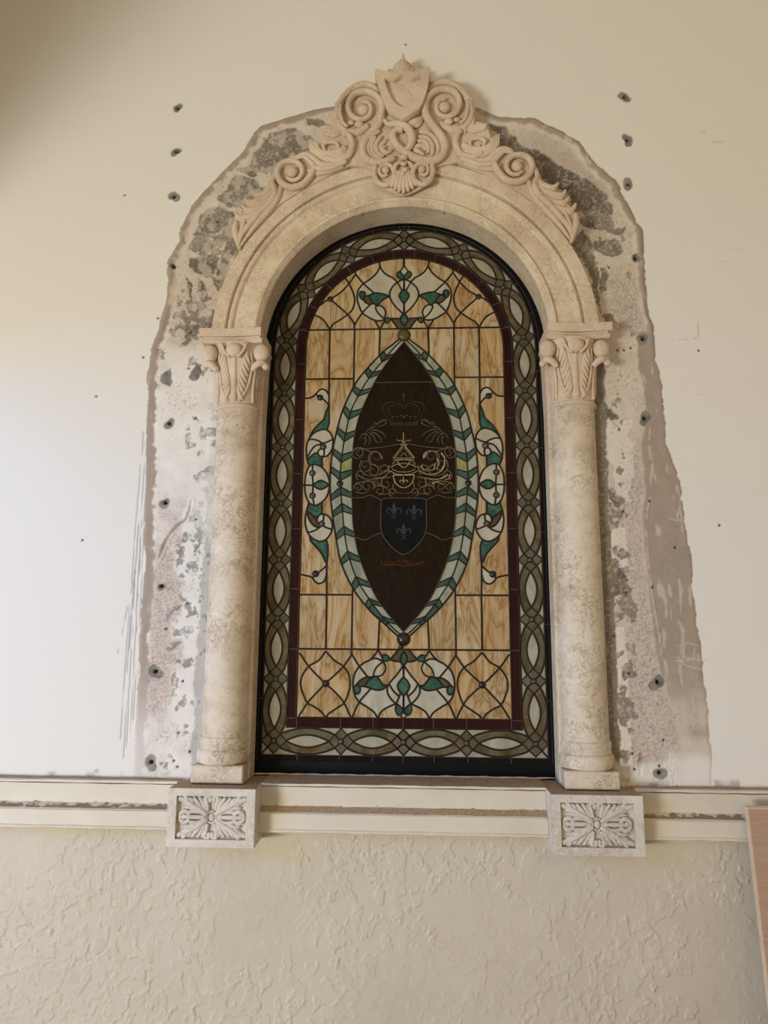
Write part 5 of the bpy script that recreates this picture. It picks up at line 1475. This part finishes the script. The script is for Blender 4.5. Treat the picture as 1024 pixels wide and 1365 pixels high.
for pts in ([(120, 545), (110, 580), (140, 600), (180, 590)], [(160, 520), (210, 540), (250, 555), (300, 560), (320, 600)], [(175, 610), (160, 660), (185, 705), (240, 725), (310, 715), (370, 670)], [(140, 715), (190, 745), (260, 750), (330, 740), (390, 730)],
            [(130, 780), (170, 770), (240, 765), (320, 790), (370, 830), (400, 860)], [(250, 560), (235, 600), (250, 640), (300, 660), (350, 640)], [(130, 840), (180, 850), (230, 835)], [(410, 770), (400, 810), (430, 845), (474, 850)], [(300, 860), (340, 855), (380, 850)]):
    paint(mb, PC, pts, 3.2, 1.4)
mb.build('painted_mantling', 'dullgold', win)
mb = MB()
R_ = lambda x, y: (948-x, y)
for pts in ([(640, 560), (618, 600), (628, 560), (680, 545), (715, 560)], [(770, 620), (760, 670), (720, 705), (650, 715), (590, 690), (575, 650)], [(790, 715), (740, 745), (690, 750), (600, 738)], [(745, 560), (770, 600), (765, 650), (735, 690)], [(700, 640), (690, 680), (640, 690)],
            [(680, 780), (720, 770), (760, 790)], [(600, 650), (620, 680), (660, 670)], [(805, 720), (800, 745), (770, 755)], [(715, 600), (730, 640), (705, 680)]):
    paint(mb, PC, pts, 3.2, 1.2, mir=False)
for pts in ([(375, 650), (355, 690), (300, 712)], [(380, 690), (330, 735), (260, 740)], [(300, 560), (320, 590), (318, 610)]): paint(mb, PC, pts, 1.8, 1.0, mir=False)
mb.build('painted_gilt_highlight', 'gold', win)
mb = MB()
paint(mb, PC, [(474, 502), (400, 597)], 1.8, curve=False); paint(mb, PC, [(400, 597), (474, 597)], 1.4, curve=False); paint(mb, PC, [(474, 520), (420, 590)], 1.0, curve=False)
paint(mb, PC, [(400, 610), (474, 606)], 1.0, curve=False); paint(mb, PC, [(395, 645), (410, 622), (440, 612), (474, 610)], 1.5); paint(mb, PC, [(385, 665), (430, 640), (455, 655), (474, 668)], 1.8)
paint(mb, PC, [(380, 690), (420, 712), (474, 718)], 1.6); dots(mb, PC, [(400, 680), (435, 695), (474, 698)], 0.0022, 0.0065)
paint(mb, PC, [(430, 620), (450, 640), (474, 632)], 1.6); paint(mb, PC, [(474, 415), (474, 490)], 2.0, mir=False); paint(mb, PC, [(474, 490), (455, 470), (440, 475), (425, 465)], 1.2); paint(mb, PC, [(474, 490), (462, 505), (450, 500)], 1.4)
paint(mb, PC, [(474, 560), (455, 585)], 1.0, curve=False)
mb.build('painted_helmet', 'gold', win)
mb = MB()
paint(mb, PC, [(400, 720), (474, 720)], 2.2, curve=False); paint(mb, PC, [(400, 720), (412, 765), (438, 797), (474, 812)], 2.2)
paint(mb, PC, [(474, 735), (474, 785)], 2.4, 1.2, mir=False); paint(mb, PC, [(474, 768), (458, 755), (448, 762), (454, 772)], 1.6)
mb.build('painted_escutcheon', 'gold', win)
def fleur(x, y, k):
    mb = MB(); c = lambda u, v: (x+u*k, y+v*k)
    pts = [c(0, -52), c(11, -30), c(12, -8), c(5, 22), c(-5, 22), c(-12, -8), c(-11, -30)]
    q = spline([PS(*p) for p in pts], 4, True); mb.prism([(a, b) for a, b in q], 0.0030, 0.0042)
    for s_ in (1, -1):
        q = [PS(*c(s_*u, v)) for u, v in ((6, 22), (14, 8), (24, -10), (38, -14), (50, -4), (50, 14), (42, 22))]
        P = [(a, -0.0036, b) for a, b in spline(q, 4)]; n = len(P); mb.sweep(P, [(2.5+3.5*math.sin(PI*(0.25+0.6*i/n)))*0.00040*k for i in range(n)], h=0.5, seg=6)
        q = [PS(*c(s_*u, v)) for u, v in ((5, 40), (10, 54), (20, 58))]; P = [(a, -0.0036, b) for a, b in spline(q, 4)]; mb.sweep(P, [0.0009*k]*len(P), h=0.5, seg=6)
    q = [PS(*c(u, 33)) for u in (-28, 0, 28)]; mb.sweep([(a, -0.0036, b) for a, b in q], 0.0010*k, h=0.5, seg=6)
    q = [PS(*c(0, v)) for v in (38, 66)]; mb.sweep([(a, -0.0036, b) for a, b in q], [0.0022*k, 0.0006], h=0.5, seg=6)
    mb.build('painted_fleur_de_lis', 'fleur', win)
fleur(406, 108, 1.0); fleur(550, 118, 1.0); fleur(476, 258, 0.98)
mb = MB()
rr = random.Random(3)
for k in range(13):
    x = 320+k*24; y = 486+10*math.sin(k*0.8)
    paint(mb, PS, [(x, y-14+rr.uniform(-5, 5)), (x+rr.uniform(-8, 8), y), (x+rr.uniform(4, 14), y+14)], 3.2, 2.0, mir=False)
paint(mb, PS, [(330, 505), (400, 498), (474, 508), (550, 500), (620, 480)], 3.0, 2.0, mir=False)
mb.build('painted_ribbon', 'orangepaint', win)
mb = MB()
for k in range(26):
    x = 476+rr.gauss(0, 32); y = 555+rr.random()*290
    paint(mb, PS, [(x, y), (x+rr.uniform(-10, 10), y+rr.uniform(6, 18)), (x+rr.uniform(-16, 16), y+rr.uniform(10, 26))], 2.0, 1.2, mir=False)
for x, y in ((290, 512), (300, 495), (655, 490), (670, 500)): paint(mb, PS, [(x, y), (x+8, y+12), (x-4, y+20)], 2.0, 1.0, mir=False)
mb.build('painted_red_ornament', 'darkred', win)
# ---- black metal frame and closed back
mb = MB()
def frame_ring(r0, r1, zb0, zb1, d0, d1):
    a = arch_path(r0, zb0); b = arch_path(r1, zb1); n = len(a)
    vs = [(x, -d0, z) for x, z in a]+[(x, -d1, z) for x, z in a]+[(x, -d1, z) for x, z in b]+[(x, -d0, z) for x, z in b]
    fs = []
    for i in range(n-1):
        for r in range(3): fs.append((r*n+i, (r+1)*n+i, (r+1)*n+i+1, r*n+i+1))
    for r in range(3): fs.append((r*n+n-1, (r+1)*n+n-1, (r+1)*n, r*n))
    mb.add(vs, fs)
frame_ring(R_DK-0.001, 0.478, Z_DK+0.001, 1.074, 0.001, 0.012)
mb.build('metal_frame', 'frame', win)
mb = MB(); mb.prism(arch_path(0.50, 1.05), -0.02, -0.001); mb.build('backing_panel', 'backing', win)
# thin pale caulk bead at the foot of the frame
mb = MB(); P = [(x, -0.014, 1.0745+0.0006*math.sin(x*60)) for x in np.linspace(-0.455, 0.455, 60)]; mb.sweep(P, [0.0022+0.0006*math.sin(i*1.7) for i in range(60)], seg=6); mb.build('caulk_bead', 'mortar', win, smooth=True)

# ------------------------------------------------------------------ leaning wooden board
def board():
    m, nt, b = newmat('pinkish_wood_veneer')
    v = coords(nt, (3, 3, 60)); n1 = noise(nt, v, 2.0, 5, 0.6, 0.6)
    c = ramp(nt, [(0.3, (0.40, 0.255, 0.165)), (0.6, (0.47, 0.31, 0.21)), (0.8, (0.52, 0.36, 0.25))]); nt.links.new(n1, c.inputs[0])
    nt.links.new(c.outputs[0], b.inputs['Base Color']); b.inputs['Roughness'].default_value = 0.5
    M['veneer'] = m; M['veneer_edge'] = plain('pale_veneer_edge', (0.66, 0.50, 0.34), 0.6, var=0.08, scale=30)
    th = 0.018
    x0, zt = at(994.5, 1075.5, 0.175)
    lean = math.atan2(0.10, zt)
    L = zt/math.cos(lean)
    e = empty('wooden_board', (x0+0.3, -0.275, 0.0), 'pinkish brown wooden board leaning against the chair rail', 'board')
    def corner(u, v, w):    # u across, v up the board, w out of the face
        y = -(0.165+0.10)+math.sin(lean)*v*1.0; z = math.cos(lean)*v
        return (x0+u, y-w*math.cos(lean), z-w*math.sin(lean)+th*math.sin(lean)*1.0)
    def slab(name, u0, u1, v0, v1, w0, w1, mat):
        vs = [corner(u, v, w) for v in (v0, v1) for w in (w1, w0) for u in (u0, u1)]
        mb = MB(); mb.add(vs, [(0, 2, 3, 1), (4, 5, 7, 6), (0, 1, 5, 4), (2, 6, 7, 3), (0, 4, 6, 2), (1, 3, 7, 5)]); return mb.build(name, mat, e)
    slab('panel', 0.0025, 0.62, 0, L-0.003, 0, th, 'veneer')
    slab('edge_strip', 0, 0.0025, 0, L-0.003, 0, th, 'veneer_edge')
    slab('edge_strip', 0, 0.62, L-0.003, L, 0, th, 'veneer_edge')
board()
